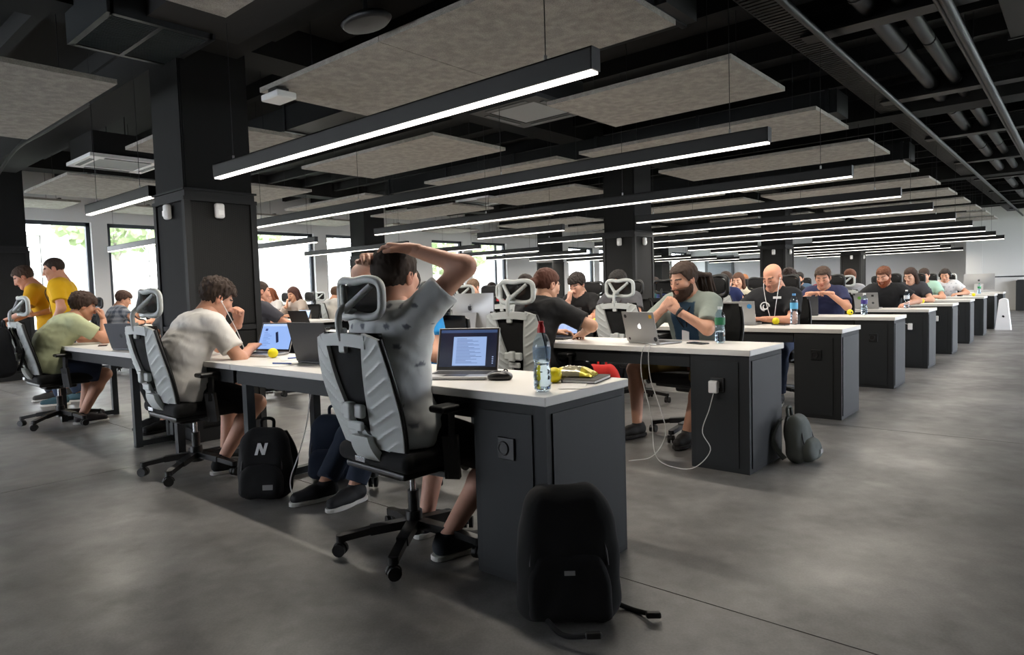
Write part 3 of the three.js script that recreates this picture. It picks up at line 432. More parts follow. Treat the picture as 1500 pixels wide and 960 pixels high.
const headCache = new Map();
function headParts(look, h) {                                          // head centre at 0, face to +z
  const key = [look.hair, look.beard, look.fem, look.skin, h].join(); if (headCache.has(key)) return headCache.get(key);
  const w = look.fem ? 0.94 : 1, skull = ell(0, 0.033, -0.014, 0.075 * w, 0.084, 0.097);
  const add = blend([skull, ell(0, -0.028, 0.03, 0.06 * w, 0.083, 0.064), cap(V(0.043 * w, -0.05, 0.01), V(0.012, -0.098, 0.068), 0.024, 0.02), cap(V(-0.043 * w, -0.05, 0.01), V(-0.012, -0.098, 0.068), 0.024, 0.02), cap(V(0, -0.098, 0.066), V(0, -0.1, 0.078), 0.017, 0.013), ell(0.04, -0.018, 0.062, 0.022, 0.018, 0.02), ell(-0.04, -0.018, 0.062, 0.022, 0.018, 0.02)], 0.03);
  const brow = cap(V(-0.034, 0.024, 0.08), V(0.034, 0.024, 0.08), 0.01, 0.01), nose = cap(V(0, 0.014, 0.092), V(0, -0.032, 0.111), 0.007, 0.0115), nost = blend([cap(V(-0.012, -0.036, 0.097), V(0.012, -0.036, 0.097), 0.009, 0.009)], 0.01);
  const lips = (x, y, z) => Math.min(ell(0, -0.059, 0.092, 0.024, 0.0065, 0.01)(x, y, z), ell(0, -0.069, 0.09, 0.021, 0.007, 0.01)(x, y, z));
  const sock = (x, y, z) => ell(0.031, 0.005, 0.099, 0.019, 0.013, 0.019)(Math.abs(x), y, z), ball = (x, y, z) => Math.hypot(Math.abs(x) - 0.031, y - 0.003, z - 0.0795) - 0.0135;
  const ear = (x, y, z) => { const X = Math.abs(x); return Math.max(ell(0.0785 * w, -0.004, -0.008, 0.011, 0.033, 0.021)(X, y, z), -ell(0.09 * w, 0.002, -0.004, 0.008, 0.018, 0.01)(X, y, z)); };
  const neck = cap(V(0, -0.05, -0.025), V(0, -0.17, -0.05), look.fem ? 0.046 : 0.054, look.fem ? 0.05 : 0.06);
  const f = (x, y, z) => {
    let d = smin(add(x, y, z), brow(x, y, z), 0.016); const s = sock(x, y, z); d = Math.max(d, -s) + (s > 0 && s < 0.008 ? -0.002 * (1 - s / 0.008) : 0);
    d = smin(d, ball(x, y, z), 0.004); d = smin(d, nose(x, y, z), 0.014); d = smin(d, nost(x, y, z), 0.01); d = smin(d, lips(x, y, z), 0.006); d = smin(d, ear(x, y, z), 0.008); return smin(d, neck(x, y, z), 0.035);
  };
  const g = nets(f, V(-0.1, -0.24, -0.13), V(0.1, 0.13, 0.135), h), sk = C(look.skin), lip = sk.clone().lerp(C('#8a3a34'), 0.55), dark = C('#1a120d'), hairC = C(look.hairC || '#2a1c14'), flush = sk.clone().lerp(C('#b0584a'), 0.25);
  paint(g, (x, y, z, k) => {
    k.copy(sk); const X = Math.abs(x);
    if (z > 0.08 && lips(x, y, z) < 0.003) k.copy(lip); else if (z > 0.06 && Math.abs(y - 0.0275 + (X - 0.032) ** 2 * 9) < 0.0055 && X > 0.013 && X < 0.052) k.copy(hairC);
    else if (z > 0.07 && X > 0.019 && X < 0.043 && Math.abs(y + 0.0035 - (X - 0.031) ** 2 * 12) < 0.003) k.copy(dark); else if (z > 0.1 && y < -0.02 && y > -0.045) k.copy(flush); else if (X > 0.08 * w && y < 0.03) k.copy(flush);
    if (look.beard === 'stubble' && y < -0.045 && z > -0.01 && lips(x, y, z) > 0.006) k.lerp(hairC, 0.35);
  });
  const out = { skin: g };
  // hair
  if (look.hair !== 'bald') {
    const st = look.hair, lifts = { short: [0.012, 0.02], crop: [0.006, 0.009], spiky: [0.013, 0.034], mop: [0.02, 0.03], tied: [0.011, 0.013], long: [0.014, 0.016], dreads: [0.014, 0.02] }[st];
    const line = (z) => (z > 0.055 ? (st === 'mop' ? 0.045 : st === 'dreads' ? 0.07 : 0.06) : z > 0.02 ? -0.005 + (z - 0.02) / 0.035 * 0.065 : z > -0.005 ? -0.005 : z > -0.03 ? 0.01 - (-0.005 - z) / 0.025 * 0.06 : -0.06 + (z + 0.03) * 0.2);
    const fib = st === 'spiky' ? 0.012 : st === 'mop' ? 0.01 : 0.005, strands = [];
    if (st === 'tied') strands.push(cap(V(0, 0.02, -0.105), V(0, -0.02, -0.15), 0.03, 0.03), cap(V(0, -0.02, -0.15), V(0, -0.12, -0.165), 0.032, 0.026), cap(V(0, -0.12, -0.165), V(0.01, -0.21, -0.15), 0.026, 0.01));
    if (st === 'long') for (const s of [-1, 1]) strands.push(cap(V(s * 0.07, 0.03, -0.01), V(s * 0.085, -0.1, 0.0), 0.025, 0.028), cap(V(s * 0.085, -0.1, 0), V(s * 0.08, -0.22, 0.03), 0.028, 0.018), cap(V(s * 0.04, 0.02, -0.08), V(s * 0.05, -0.2, -0.08), 0.035, 0.03));
    if (st === 'dreads') for (let i = 0; i < 16; i++) { const a = (i / 15 - 0.5) * 2.6, x0 = Math.sin(a) * 0.07, z0 = -0.03 - Math.cos(a) * 0.07, x1 = x0 * 0.9 + rr(-0.02, 0.02), z1 = -0.17 - rr(0, 0.06); strands.push(cap(V(x0, 0.05 - rr(0, 0.04), z0), V(x1, -0.02, z1), 0.012, 0.011), cap(V(x1, -0.02, z1), V(x1 + rr(-0.03, 0.03), -0.14 - rr(0, 0.08), z1 + rr(-0.01, 0.03)), 0.011, 0.007)); }
    const hf = (x, y, z) => {
      const t = lifts[0] + (lifts[1] - lifts[0]) * Math.max(0, Math.min(1, (y - 0.02) / 0.08)), sk0 = skull(x, y, z), n = sk0 > 0.09 || sk0 < -0.02 ? 0 : fib * N3(x * 55, y * 30 + z * 20, z * 55) + 0.4 * fib * N3(x * 130, y * 60, z * 130);
      let d = Math.max(sk0 - t - n, (line(z + 0.006 * N3(x * 90, 0, 3)) - y) * 0.7);
      for (const s of strands) d = smin(d, s(x, y, z) - n * 0.5, st === 'dreads' ? 0.006 : 0.02); return d;
    };
    out.hair = nets(hf, V(-0.15, -0.28, -0.24), V(0.15, 0.18, 0.14), h * 1.15);
  }
  if (look.beard === 'full') {
    const bf = (x, y, z) => { const n = 0.004 * N3(x * 70, y * 50, z * 70); return Math.max(add(x, y + 0.006, z) - 0.012 - n, y + 0.042 + (z > 0.07 && Math.abs(x) < 0.03 ? 0.0 : 0) - 0.04 * Math.max(0, (0.03 - z) / 0.05), -0.005 - z, -(lips(x, y, z) - 0.006)); };
    out.beard = nets(bf, V(-0.1, -0.15, -0.03), V(0.1, 0.04, 0.13), h * 1.15);
  }
  headCache.set(key, out); return out;
}
const handCache = new Map();
function handGeo(kind, h) {                                            // right hand: wrist at 0, fingers to +z, palm down, thumb to +x
  const key = kind + h; if (handCache.has(key)) return handCache.get(key);
  const [c1, c2, c3, sp] = { flat: [6, 8, 6, 1], rest: [22, 28, 18, 1], hold: [42, 48, 30, 0.8], fist: [78, 88, 55, 0.6] }[kind], palm = [], fs = [];
  const xs = [0.031, 0.0105, -0.0105, -0.03], L = [0.068, 0.076, 0.07, 0.056];
  for (let i = 0; i < 4; i++) {
    const base = V(xs[i], 0.002, 0.086 - Math.abs(i - 1.2) * 0.004); palm.push(cap(V(xs[i] * 0.6, 0, 0.0), base, 0.0165, 0.0135));
    let p = base.clone(), a = 0; const fan = xs[i] * 1.6 * sp; const ch = [];
    [[c1, 0.45], [c2, 0.3], [c3, 0.25]].forEach(([c, l], j) => { a += c * D; const q = p.clone().add(V(fan * Math.cos(a) * 0.6, -Math.sin(a), Math.cos(a)).multiplyScalar(L[i] * l)); ch.push(cap(p, q, 0.0092 - 0.0006 * j, 0.0086 - 0.0007 * j)); p = q; }); fs.push(blend(ch, 0.004));
  }
  const tc = kind === 'fist' ? 0.3 : 0.75, t1 = V(0.028, -0.006, 0.022), t2 = V(0.028 + 0.032 * tc, -0.014, 0.055), t3 = V(0.028 + 0.036 * tc, -0.024, 0.084);
  const th = blend([cap(V(0.012, -0.002, 0.008), t1, 0.016, 0.0145), cap(t1, t2, 0.0135, 0.0105), cap(t2, t3, 0.0102, 0.0085)], 0.006), pl = blend([...palm, cap(V(0, 0, -0.04), V(0, 0, 0.01), 0.025, 0.022)], 0.014);
  const g = nets((x, y, z) => { let d = smin(pl(x, y, z), th(x, y, z), 0.01); for (const q of fs) d = smin(d, q(x, y, z), 0.0045); return d; }, V(-0.075, -0.11, -0.07), V(0.1, 0.05, 0.19), h);
  handCache.set(key, g); return g;
}
function mirrorX(g) { const m = g.clone(); m.scale(-1, 1, 1); const i = m.index.array; for (let k = 0; k < i.length; k += 3) { const t = i[k]; i[k] = i[k + 1]; i[k + 1] = t; } m.computeVertexNormals(); return m; }
function ik(a, t, l1, l2, pole) {
  const d = t.clone().sub(a); let L = d.length(); const mx = (l1 + l2) * 0.995; if (L > mx) { d.multiplyScalar(mx / L); L = mx; }
  const e = d.clone().normalize(), x = (l1 * l1 - l2 * l2 + L * L) / (2 * L), r = Math.sqrt(Math.max(0, l1 * l1 - x * x)), p = pole.clone().sub(e.clone().multiplyScalar(pole.dot(e))).normalize();
  return [a.clone().add(e.clone().multiplyScalar(x)).add(p.multiplyScalar(r)), a.clone().add(d)];
}
let shoeG = null;
function shoeGeos() {
  if (shoeG) return shoeG;
  const up = blend([cap(V(0, 0.05, -0.035), V(0, 0.045, 0.07), 0.038, 0.042), cap(V(0, 0.045, 0.06), V(0, 0.038, 0.165), 0.042, 0.034), cap(V(0, 0.06, -0.015), V(0, 0.1, -0.012), 0.043, 0.042)], 0.03);
  const upper = nets((x, y, z) => Math.max(up(x, y, z), 0.018 - y, y - 0.105), V(-0.07, -0.01, -0.1), V(0.07, 0.13, 0.22), 0.008);
  const s = new THREE.Shape(); s.moveTo(0, -0.08); s.bezierCurveTo(0.045, -0.08, 0.04, -0.02, 0.038, 0.03); s.bezierCurveTo(0.052, 0.09, 0.052, 0.2, 0, 0.205); s.bezierCurveTo(-0.052, 0.2, -0.052, 0.09, -0.038, 0.03); s.bezierCurveTo(-0.04, -0.02, -0.045, -0.08, 0, -0.08);
  const sole = new THREE.ExtrudeGeometry(s, { depth: 0.016, bevelEnabled: true, bevelSize: 0.003, bevelThickness: 0.003, bevelSegments: 1, curveSegments: 8 }).rotateX(-Math.PI / 2).scale(1, 1, -1).translate(0, 0.003, 0);
  { const t = sole.attributes.position.array; for (let k = 0; k < t.length; k += 9) for (let c = 0; c < 3; c++) { const q = t[k + c]; t[k + c] = t[k + 3 + c]; t[k + 3 + c] = q; } sole.computeVertexNormals(); }
  const lace = mg([0, 1, 2, 3].map((i) => tube([[-0.02, 0.078 - i * 0.004, 0.05 + i * 0.018], [0, 0.092 - i * 0.006, 0.055 + i * 0.018], [0.02, 0.078 - i * 0.004, 0.05 + i * 0.018]], 0.003, 6, 4)));
  return (shoeG = { upper, sole, lace });
}
const skinM = new THREE.MeshPhysicalMaterial({ vertexColors: true, roughness: 0.55, sheen: 0.15 }), clothM = new THREE.MeshStandardMaterial({ vertexColors: true, roughness: 0.92 });
const hairMs = new Map(), hairM = (c) => { if (!hairMs.has(c)) hairMs.set(c, mat(c, 0.85)); return hairMs.get(c); };
const shoeMs = new Map(), colM = (c, r = 0.7) => { const k = c + r; if (!shoeMs.has(k)) shoeMs.set(k, mat(c, r)); return shoeMs.get(k); };
function person(o) {
  const p = { hipY: 0.56, lean1: 6, lean2: 24, neck: 22, pitch: 22, yaw: 0, roll: 0, shYaw: 0, wr: [-0.11, 0.795, 0.36], wl: [0.11, 0.795, 0.36], pr: [-0.7, -0.5, -0.1], pl: [0.7, -0.5, -0.1], hr: 'rest', hl: 'rest', fr: [-0.13, 0.09, 0.34], fl: [0.13, 0.09, 0.36], scale: 1, ...o.pose };
  const look = { skin: '#c99578', hair: 'short', hairC: '#2c1d14', shirt: '#777', sleeve: 0.62, pants: '#1b1d22', shorts: false, shoe: '#15161a', soleC: '#c9c7c2', ...o.look };
  const near = o.near, hb = near ? 0.0115 : 0.02, hc = near ? 0.0095 : 0.018, hh = near ? 0.0038 : 0.0075, hd = near ? 0.0042 : 0.0075;
  const t = thing('person', o.label, 'person', [o.x, 0, o.z], o.turn, o.group || null);
  const up = (a) => V(0, Math.cos(a * D), Math.sin(a * D));
  const P0 = V(0, p.hipY + 0.03, -0.02), P1 = P0.clone().addScaledVector(up(p.lean1), 0.2), d2 = up(p.lean2), P2 = P1.clone().addScaledVector(d2, 0.27), shC = P2.clone().addScaledVector(d2, -0.05);
  const wS = look.fem ? 0.155 : 0.178, sy = p.shYaw * D, sh = (s) => shC.clone().add(V(s * wS * Math.cos(sy), (p.shUp || 0), -s * wS * Math.sin(sy)));
  const HC0 = P2.clone().addScaledVector(up(p.neck), 0.145), SL = sh(1), SR = sh(-1);
  const [EL, WL] = ik(SL, V(...p.wl), 0.275, 0.25, V(...p.pl)), [ER, WR] = ik(SR, V(...p.wr), 0.275, 0.25, V(...p.pr));
  const hipL = V(0.085, p.hipY, 0), hipR = V(-0.085, p.hipY, 0), kp = p.stand ? V(0, 0, 1) : V(0, 0.8, 0.5);
  const [KL, AL] = ik(hipL, V(...p.fl), 0.42, 0.41, kp.clone().add(V(p.out || 0.15, 0, 0))), [KR, AR] = ik(hipR, V(...p.fr), 0.42, 0.41, kp.clone().add(V(-(p.out || 0.15), 0, 0)));
  const side = (v, x) => v.clone().add(V(x * Math.cos(sy * 0.6), 0, -x * Math.sin(sy * 0.6))), ch = P2.clone().addScaledVector(d2, -0.12), bw = look.bulk || 0, fw = look.fem ? 0.88 : 1;
  const torsoAt = (e) => [cap(hipL, hipR, 0.112 + e + bw * 0.5, 0.112 + e + bw * 0.5), ...[-1, 1].flatMap((s) => [cap(side(P0, s * 0.055), side(P1, s * 0.055 * fw), 0.108 * fw + e + bw, 0.1 * fw + e + bw), cap(side(P1, s * 0.055 * fw), side(ch, s * 0.075 * fw), 0.1 * fw + e + bw, 0.108 * fw + e + bw * 0.6)]), cap(side(shC, 0.125), side(shC, -0.125), 0.062 + e, 0.062 + e), cap(P2.clone().addScaledVector(d2, -0.06), P2, 0.06 + e, 0.056 + e * 0.4)];
  const armAt = (s, e, w, ex) => [cap(s, e, 0.05 + ex, 0.041 + ex), cap(e, w, 0.041 + ex, 0.027 + ex)];
  const legAt = (h, k, a, ex) => { const m = k.clone().lerp(a, 0.32).add(V(0, 0, -0.015)); return [cap(h, k, 0.086 + ex, 0.056 + ex), cap(k, m, 0.052 + ex, 0.055 + ex), cap(m, a, 0.055 + ex, 0.036 + ex)]; };
  const torso = torsoAt(0), neckB = cap(P2, HC0.clone().addScaledVector(up(p.neck), -0.06), 0.056 * fw, 0.052 * fw);
  const limbs = [armAt(SL, EL, WL, 0), armAt(SR, ER, WR, 0), legAt(hipL, KL, AL, 0), legAt(hipR, KR, AR, 0)];
  const fT = blend([...torso, neckB], 0.06), fL = limbs.map((l) => blend(l, 0.03));
  const [lo, hi] = boundsOf([...torso, neckB, ...limbs.flat()], 0.03);
  const skinC = C(look.skin), solid = (c) => (x, y, z, k) => k.copy(c);
  const bodyG = paint(nets((x, y, z) => { let d = fT(x, y, z); for (const l of fL) d = smin(d, l(x, y, z), 0.03); return d; }, lo, hi, hb), solid(skinC));
  // head and hands joined to the body
  const HQ = new THREE.Quaternion().setFromEuler(new THREE.Euler(p.pitch * D, p.yaw * D, p.roll * D, 'YXZ')), HM = new THREE.Matrix4().compose(HC0, HQ, V(1, 1, 1)), hp = headParts(look, hh);
  const pieces = [bodyG, hp.skin.clone().applyMatrix4(HM)];
  const hand = (W, E, kind, dir, palm, mir) => {
    const z = dir ? V(...dir).normalize() : W.clone().sub(E).normalize(), pn = palm ? V(...palm) : V(0, -1, 0), y = pn.clone().addScaledVector(z, -pn.dot(z)).normalize().negate(), x = y.clone().cross(z);
    let g = handGeo(kind, hd); if (mir) g = mirrorX(g); g = g.clone().applyMatrix4(new THREE.Matrix4().makeBasis(x, y, z).setPosition(W)); pieces.push(paint(g, solid(skinC)));
  };
  hand(WR, ER, p.hr, p.dr, p.qr, false); hand(WL, EL, p.hl, p.dl, p.ql, true);
  for (const g of pieces) for (const k of Object.keys(g.attributes)) if (!['position', 'normal', 'color'].includes(k)) g.deleteAttribute(k);
  part('body', mergeGeometries(pieces), skinM, t);
  if (hp.hair) { const m = part('hair', hp.hair, hairM(look.hairC), t); m.applyMatrix4(HM); }
  if (hp.beard) { const m = part('beard', hp.beard, hairM(look.beardC || look.hairC), t); m.applyMatrix4(HM); }
  // shirt
  const e = 0.02, tb = torsoAt(e), slv = (s, el, w) => { if (look.sleeve <= 1) { const q = s.clone().lerp(el, look.sleeve), q2 = s.clone().lerp(el, look.sleeve + 0.12); return [cutBy(cap(s, q2, 0.054 + e, 0.052 + e), q, el.clone().sub(s).normalize()), [s, q, 0.08]]; } const f = look.sleeve - 1, q = el.clone().lerp(w, f), q2 = el.clone().lerp(w, Math.min(1, f + 0.1)); const cf = blend([cap(s, el, 0.05 + e, 0.044 + e), cap(el, q2, 0.044 + e, 0.031 + e)], 0.02); return [(x, y, z) => { const dir = [w.x - el.x, w.y - el.y, w.z - el.z], L = Math.hypot(...dir); return Math.max(cf(x, y, z), ((x - q.x) * dir[0] + (y - q.y) * dir[1] + (z - q.z) * dir[2]) / L); }, [s, w, 0.08]]; };
  const [sL, bL] = slv(SL, EL, WL), [sR, bR] = slv(SR, ER, WR), hem = look.hem ?? -0.05, hp0 = P0.clone().addScaledVector(up(p.lean1), hem), hn = up(p.lean1).negate();
  const tf = cutBy(blend(tb, 0.06), hp0, hn), fold = near ? 0.0045 : 0.003, mk = (a, b, r) => ({ ends: [a, b, r] });
  const hole = cap(P2.clone().addScaledVector(up(p.neck), 0.0).add(V(0, 0, 0.008)), P2.clone().addScaledVector(up(p.neck), 0.2).add(V(0, 0, 0.02)), 0.068 * fw, 0.09);
  const [l2, h2] = boundsOf([...tb, mk(...bL), mk(...bR)], 0.03);
  const shirtG = nets((x, y, z) => { let d = smin(smin(tf(x, y, z), sL(x, y, z), 0.04), sR(x, y, z), 0.04); if (d > 0.03 || d < -0.03) return Math.max(d, -hole(x, y, z)); const n = fold * (Math.sin((y * 1.3 + z * 0.8 + 0.09 * N3(x * 9, y * 7, z * 9)) * 60) * 0.3 + 0.5 * N3(x * 14, y * 19, z * 14) + 0.55 * N3(x * 34 + y * 12, y * 22, z * 34)); d -= n; return Math.max(d, -hole(x, y, z)); }, l2, h2, hc);
  const sc = C(look.shirt), s2 = C(look.shirt2 || '#222');
  paint(shirtG, look.pattern === 'plaid' ? (x, y, z, k) => { k.copy(sc); const a = Math.floor((x + 5) / 0.035) % 2, b = Math.floor((y + 5) / 0.035) % 2; k.lerp(s2, (a + b) * 0.42); } : look.pattern === 'motif' ? (x, y, z, k) => { k.copy(sc); const ix = Math.floor(x / 0.075 + y / 0.2), iy = Math.floor(y / 0.08), fx = x / 0.075 + y / 0.2 - ix - 0.5, fy = y / 0.08 - iy - 0.5; if (((ix * 7 + iy * 13) & 3) !== 0 && Math.abs(fx) < 0.2 && Math.abs(fy - 0.3 * fx) < 0.13 * (1 - Math.abs(fx) * 3)) k.lerp(s2, 0.7); } : look.pattern === 'open' ? (x, y, z, k) => k.copy(Math.abs(x) < 0.1 && z > P1.z + 0.02 && y < P2.y - 0.03 ? s2 : sc) : solid(sc));
  part(look.top || 'shirt', shirtG, clothM, t);
  // trousers or shorts
  const pe = 0.013, leg = (h, k, a) => { if (!look.shorts) { const m = k.clone().lerp(a, 0.32), q = k.clone().lerp(a, 0.95); return [cutBy(blend([cap(h, k, 0.09 + pe, 0.06 + pe), cap(k, m, 0.058 + pe, 0.058 + pe), cap(m, a, 0.058 + pe, 0.047 + pe)], 0.03), q, a.clone().sub(k).normalize()), mk(k, a, 0.09)]; } const q = h.clone().lerp(k, 0.9), q2 = h.clone().lerp(k, 1.05); return [cutBy(cap(h, q2, 0.094 + pe, 0.072 + pe), q, k.clone().sub(h).normalize()), mk(h, k, 0.11)]; };
  const pv = cutBy(blend([cap(hipL, hipR, 0.118, 0.118), cap(side(P0, 0.05), side(P0, -0.05), 0.1, 0.1)], 0.06), P0.clone().addScaledVector(up(p.lean1), 0.0), up(p.lean1));
  const [gl, ml] = leg(hipL, KL, AL), [gr, mr] = leg(hipR, KR, AR), [l3, h3] = boundsOf([mk(hipL, hipR, 0.15), mk(hipL, KL, 0.12), mk(hipR, KR, 0.12), ml, mr], 0.02);
  part(look.shorts ? 'shorts' : 'trousers', paint(nets((x, y, z) => { const d = smin(smin(pv(x, y, z), gl(x, y, z), 0.04), gr(x, y, z), 0.04); return d > 0.02 || d < -0.02 ? d : d - 0.003 * N3(x * 18, y * 18, z * 18); }, l3, h3, hc * 1.15), solid(C(look.pants))), clothM, t);
  // shoes
  const sg = shoeGeos(), shoe = (A, yaw) => { const s = part('shoe', sg.upper, colM(look.shoe, 0.75), t); s.position.set(A.x, A.y - 0.09, A.z); s.rotation.set((p.toe || 0) * D, yaw, 0, 'YXZ'); part('sole', sg.sole, colM(look.soleC, 0.8), s); if (near) part('laces', sg.lace, colM('#b9b7b2', 0.8), s); };
  shoe(AL, 0.18); shoe(AR, -0.18);
  t.userData.j = null; delete t.userData.j;
  return { t, HM, HC0, P0, P1, P2, WL, WR, EL, ER, SL, SR, AL, AR, up };
}
// ---------------------------------------------------------------- things on the desks
const TOP = 0.741;
const scr = {
  doc: canvasTex(512, 320, (c, w, h) => { c.fillStyle = '#10182c'; c.fillRect(0, 0, w, h); c.fillStyle = '#35496e'; c.fillRect(0, 0, w, 26); c.fillStyle = '#8fa9d6'; c.fillRect(120, 60, 300, 250); c.fillStyle = '#3d4e78'; for (let i = 0; i < 20; i++) c.fillRect(150, 76 + i * 11, 90 + ((i * 53) % 150), 3); c.fillStyle = '#9fb0d4'; for (let i = 0; i < 4; i++) c.fillRect(476, 230 + i * 18, 12, 9); }),
  blue: canvasTex(512, 320, (c, w, h) => { c.fillStyle = '#8fb0ea'; c.fillRect(0, 0, w, h); c.fillStyle = '#b4cbf3'; c.fillRect(0, 0, w, 30); c.fillStyle = '#3a4f86'; c.fillRect(60, 60, 40, 30); c.fillStyle = '#14203f'; c.save(); c.translate(280, 170); c.rotate(-0.35); c.fillRect(-20, -70, 40, 140); c.restore(); c.fillStyle = '#5f7dbb'; for (let i = 0; i < 9; i++) c.fillRect(50, 110 + i * 20, 60 + (i * 37) % 90, 5); }),
  page: canvasTex(512, 320, (c, w, h) => { c.fillStyle = '#a6bdee'; c.fillRect(0, 0, w, h); c.fillStyle = '#232b6e'; c.fillRect(0, 0, 180, h); c.fillStyle = '#31427e'; c.beginPath(); c.arc(270, 170, 24, 0, 7); c.fill(); c.fillRect(375, 146, 34, 50); c.fillStyle = '#7d93cb'; for (let i = 0; i < 5; i++) c.fillRect(230, 40 + i * 14, 220 - i * 22, 4); for (let i = 0; i < 3; i++) { c.fillRect(230, 225 + i * 14, 80, 4); c.fillRect(350, 225 + i * 14, 80, 4); } }),
};
const scrM = Object.fromEntries(Object.entries(scr).map(([k, t]) => [k, new THREE.MeshStandardMaterial({ color: 0x050505, roughness: 0.25, emissive: 0xffffff, emissiveMap: t, emissiveIntensity: 0.75 })]));
function emblemShape(r) {                                              // bitten fruit with a leaf
  const s = new THREE.Shape(); s.moveTo(0, 0.62 * r); s.bezierCurveTo(0.35 * r, 0.85 * r, 0.8 * r, 0.7 * r, 0.85 * r, 0.45 * r); s.bezierCurveTo(0.5 * r, 0.3 * r, 0.5 * r, -0.15 * r, 0.9 * r, -0.3 * r); s.bezierCurveTo(0.75 * r, -0.8 * r, 0.4 * r, -1.1 * r, 0, -0.92 * r); s.bezierCurveTo(-0.4 * r, -1.1 * r, -0.95 * r, -0.6 * r, -0.9 * r, 0.1 * r); s.bezierCurveTo(-0.85 * r, 0.75 * r, -0.35 * r, 0.85 * r, 0, 0.62 * r);
  const l = new THREE.Shape(); l.moveTo(0.02 * r, 0.78 * r); l.bezierCurveTo(0.0, 1.1 * r, 0.2 * r, 1.25 * r, 0.4 * r, 1.28 * r); l.bezierCurveTo(0.4 * r, 1.0 * r, 0.25 * r, 0.8 * r, 0.02 * r, 0.78 * r);
  return new THREE.ExtrudeGeometry([s, l], { depth: 0.0008, bevelEnabled: false, curveSegments: 6 });
}
function laptop(x, z, turn, label, { w = 0.305, d = 0.212, m = M.silver, lid = m, screen = 'blue', emblem = 'glow', tilt = 18, stickers = [] } = {}) {
  const o = thing('laptop', label, 'laptop', [x, TOP, z], turn, 'laptops on the desks');
  part('base', rbox(w, 0.014, d, 0.006, 0, 0.008, 0), m, o);
  part('keyboard', box(-w * 0.43, w * 0.43, 0.0155, 0.0165, -d * 0.38, d * 0.08), M.keys, o); part('trackpad', box(-w * 0.17, w * 0.17, 0.0152, 0.0159, d * 0.14, d * 0.44), lid === M.blackLid ? M.plastic : M.spaceGrey, o);
  const g = new THREE.Group(); g.name = 'lid'; g.position.set(0, 0.014, -d / 2); g.rotation.x = -tilt * D; o.add(g);
  part('lid_shell', rbox(w, d, 0.006, 0.003, 0, d / 2, -0.002), lid, g); part('bezel', box(-w / 2 + 0.004, w / 2 - 0.004, 0.004, d - 0.004, 0.0008, 0.0016), M.plastic, g);
  const sg = new THREE.PlaneGeometry(w * 0.92, d * 0.86).translate(0, d * 0.52, 0.0022); part('screen', sg, scrM[screen], g);
  if (emblem) part('emblem', emblemShape(0.017).rotateY(Math.PI).translate(0, d * 0.52, -0.0052), emblem === 'glow' ? M.emblem : M.emblemDark, g);
  for (const [sx, sy, r, c, kind] of stickers) { const gg = kind === 'box' ? rbox(r * 1.8, r * 1.6, 0.001, 0.0004, sx, sy, -0.0056, 1) : new THREE.CylinderGeometry(r, r, 0.001, kind === 'hex' ? 6 : 20).rotateX(Math.PI / 2).translate(sx, sy, -0.0056); part('sticker', gg, colM(c, 0.5), g); }
  return o;
}
const labelClear = new THREE.MeshStandardMaterial({ color: C('#7fa6c8'), roughness: 0.4, transparent: true, opacity: 0.35 });
function bottle(x, z, label, { h = 0.245, r = 0.033, cap: cc = '#c4161c', band = '#4b8fc4', sport = false, level = 0.45, clear = false } = {}) {
  const o = thing('water_bottle', label, 'bottle', [x, TOP - 0.001, z], rr(0, 6), 'bottles on the desks');
  const R = (y) => r * (1 - 0.13 * Math.exp(-(((y - 0.42) / 0.06) ** 2)) + 0.02 * Math.sin(y * 60) * (y < 0.36 ? 1 : 0)), prof = [[0.001, 0.004], [r * 0.7, 0.001], [r * 0.96, 0.012]];
  for (let y = 0.08; y <= 0.7; y += 0.03) prof.push([R(y), y * h]); prof.push([r * 0.95, 0.76 * h], [r * 0.75, 0.83 * h], [r * 0.42, 0.89 * h], [r * 0.38, 0.93 * h]);
  part('bottle_wall', lathe(prof, 24), M.pet, o);
  const wp = [[0.001, 0.006], [r * 0.9, 0.012]]; for (let y = 0.08; y <= level; y += 0.03) wp.push([R(y) - 0.002, y * h]); wp.push([0.001, level * h]); part('water', lathe(wp, 20), M.water, o);
  part('label_band', lathe([[R(0.5) + 0.0006, 0.5 * h], [R(0.6) + 0.0008, 0.6 * h], [R(0.68) + 0.0006, 0.69 * h]], 24), clear ? labelClear : colM(band, 0.5), o);
  part('bottle_cap', sport ? mg([cyl(r * 0.42, r * 0.45, 0.02, 0, 0.945 * h, 0), cyl(r * 0.28, r * 0.4, 0.014, 0, 0.945 * h + 0.016, 0), cyl(r * 0.3, r * 0.26, 0.012, 0, 0.945 * h + 0.027, 0)]) : mg([cyl(r * 0.44, r * 0.44, 0.018, 0, 0.945 * h, 0, 20), cyl(r * 0.47, r * 0.47, 0.004, 0, 0.92 * h, 0, 20)]), colM(cc, 0.45), o); return o;
}
const ballG = new THREE.SphereGeometry(0.032, 24, 16);
function ball(x, z, label) { const o = thing('stress_ball', label, 'ball', [x, TOP + 0.031, z], rr(0, 6), 'yellow stress balls on the desks'); part('ball_body', ballG, M.ball, o); part('printed_dot', new THREE.CircleGeometry(0.009, 12).translate(0, 0, 0.0322), mat('#3a3a20', 0.6), o); part('printed_mouth', new THREE.TorusGeometry(0.012, 0.0016, 5, 12, 2.4).rotateZ(Math.PI + 0.4).translate(0, 0.002, 0.0298), mat('#3a3a20', 0.6), o); }
function paperSheet(x, z, turn, label, w = 0.21, d = 0.297, pen = true) { const o = thing('paper_sheet', label, 'paper', [x, TOP, z], turn, 'papers on the desks'); part('sheet', box(-w / 2, w / 2, 0, 0.0012, -d / 2, d / 2), M.paper, o); if (pen) part('pen', bar(V(-0.06, 0.006, 0.05), V(0.07, 0.006, 0.03), 0.004), colM('#2b4fa8', 0.4), o); }
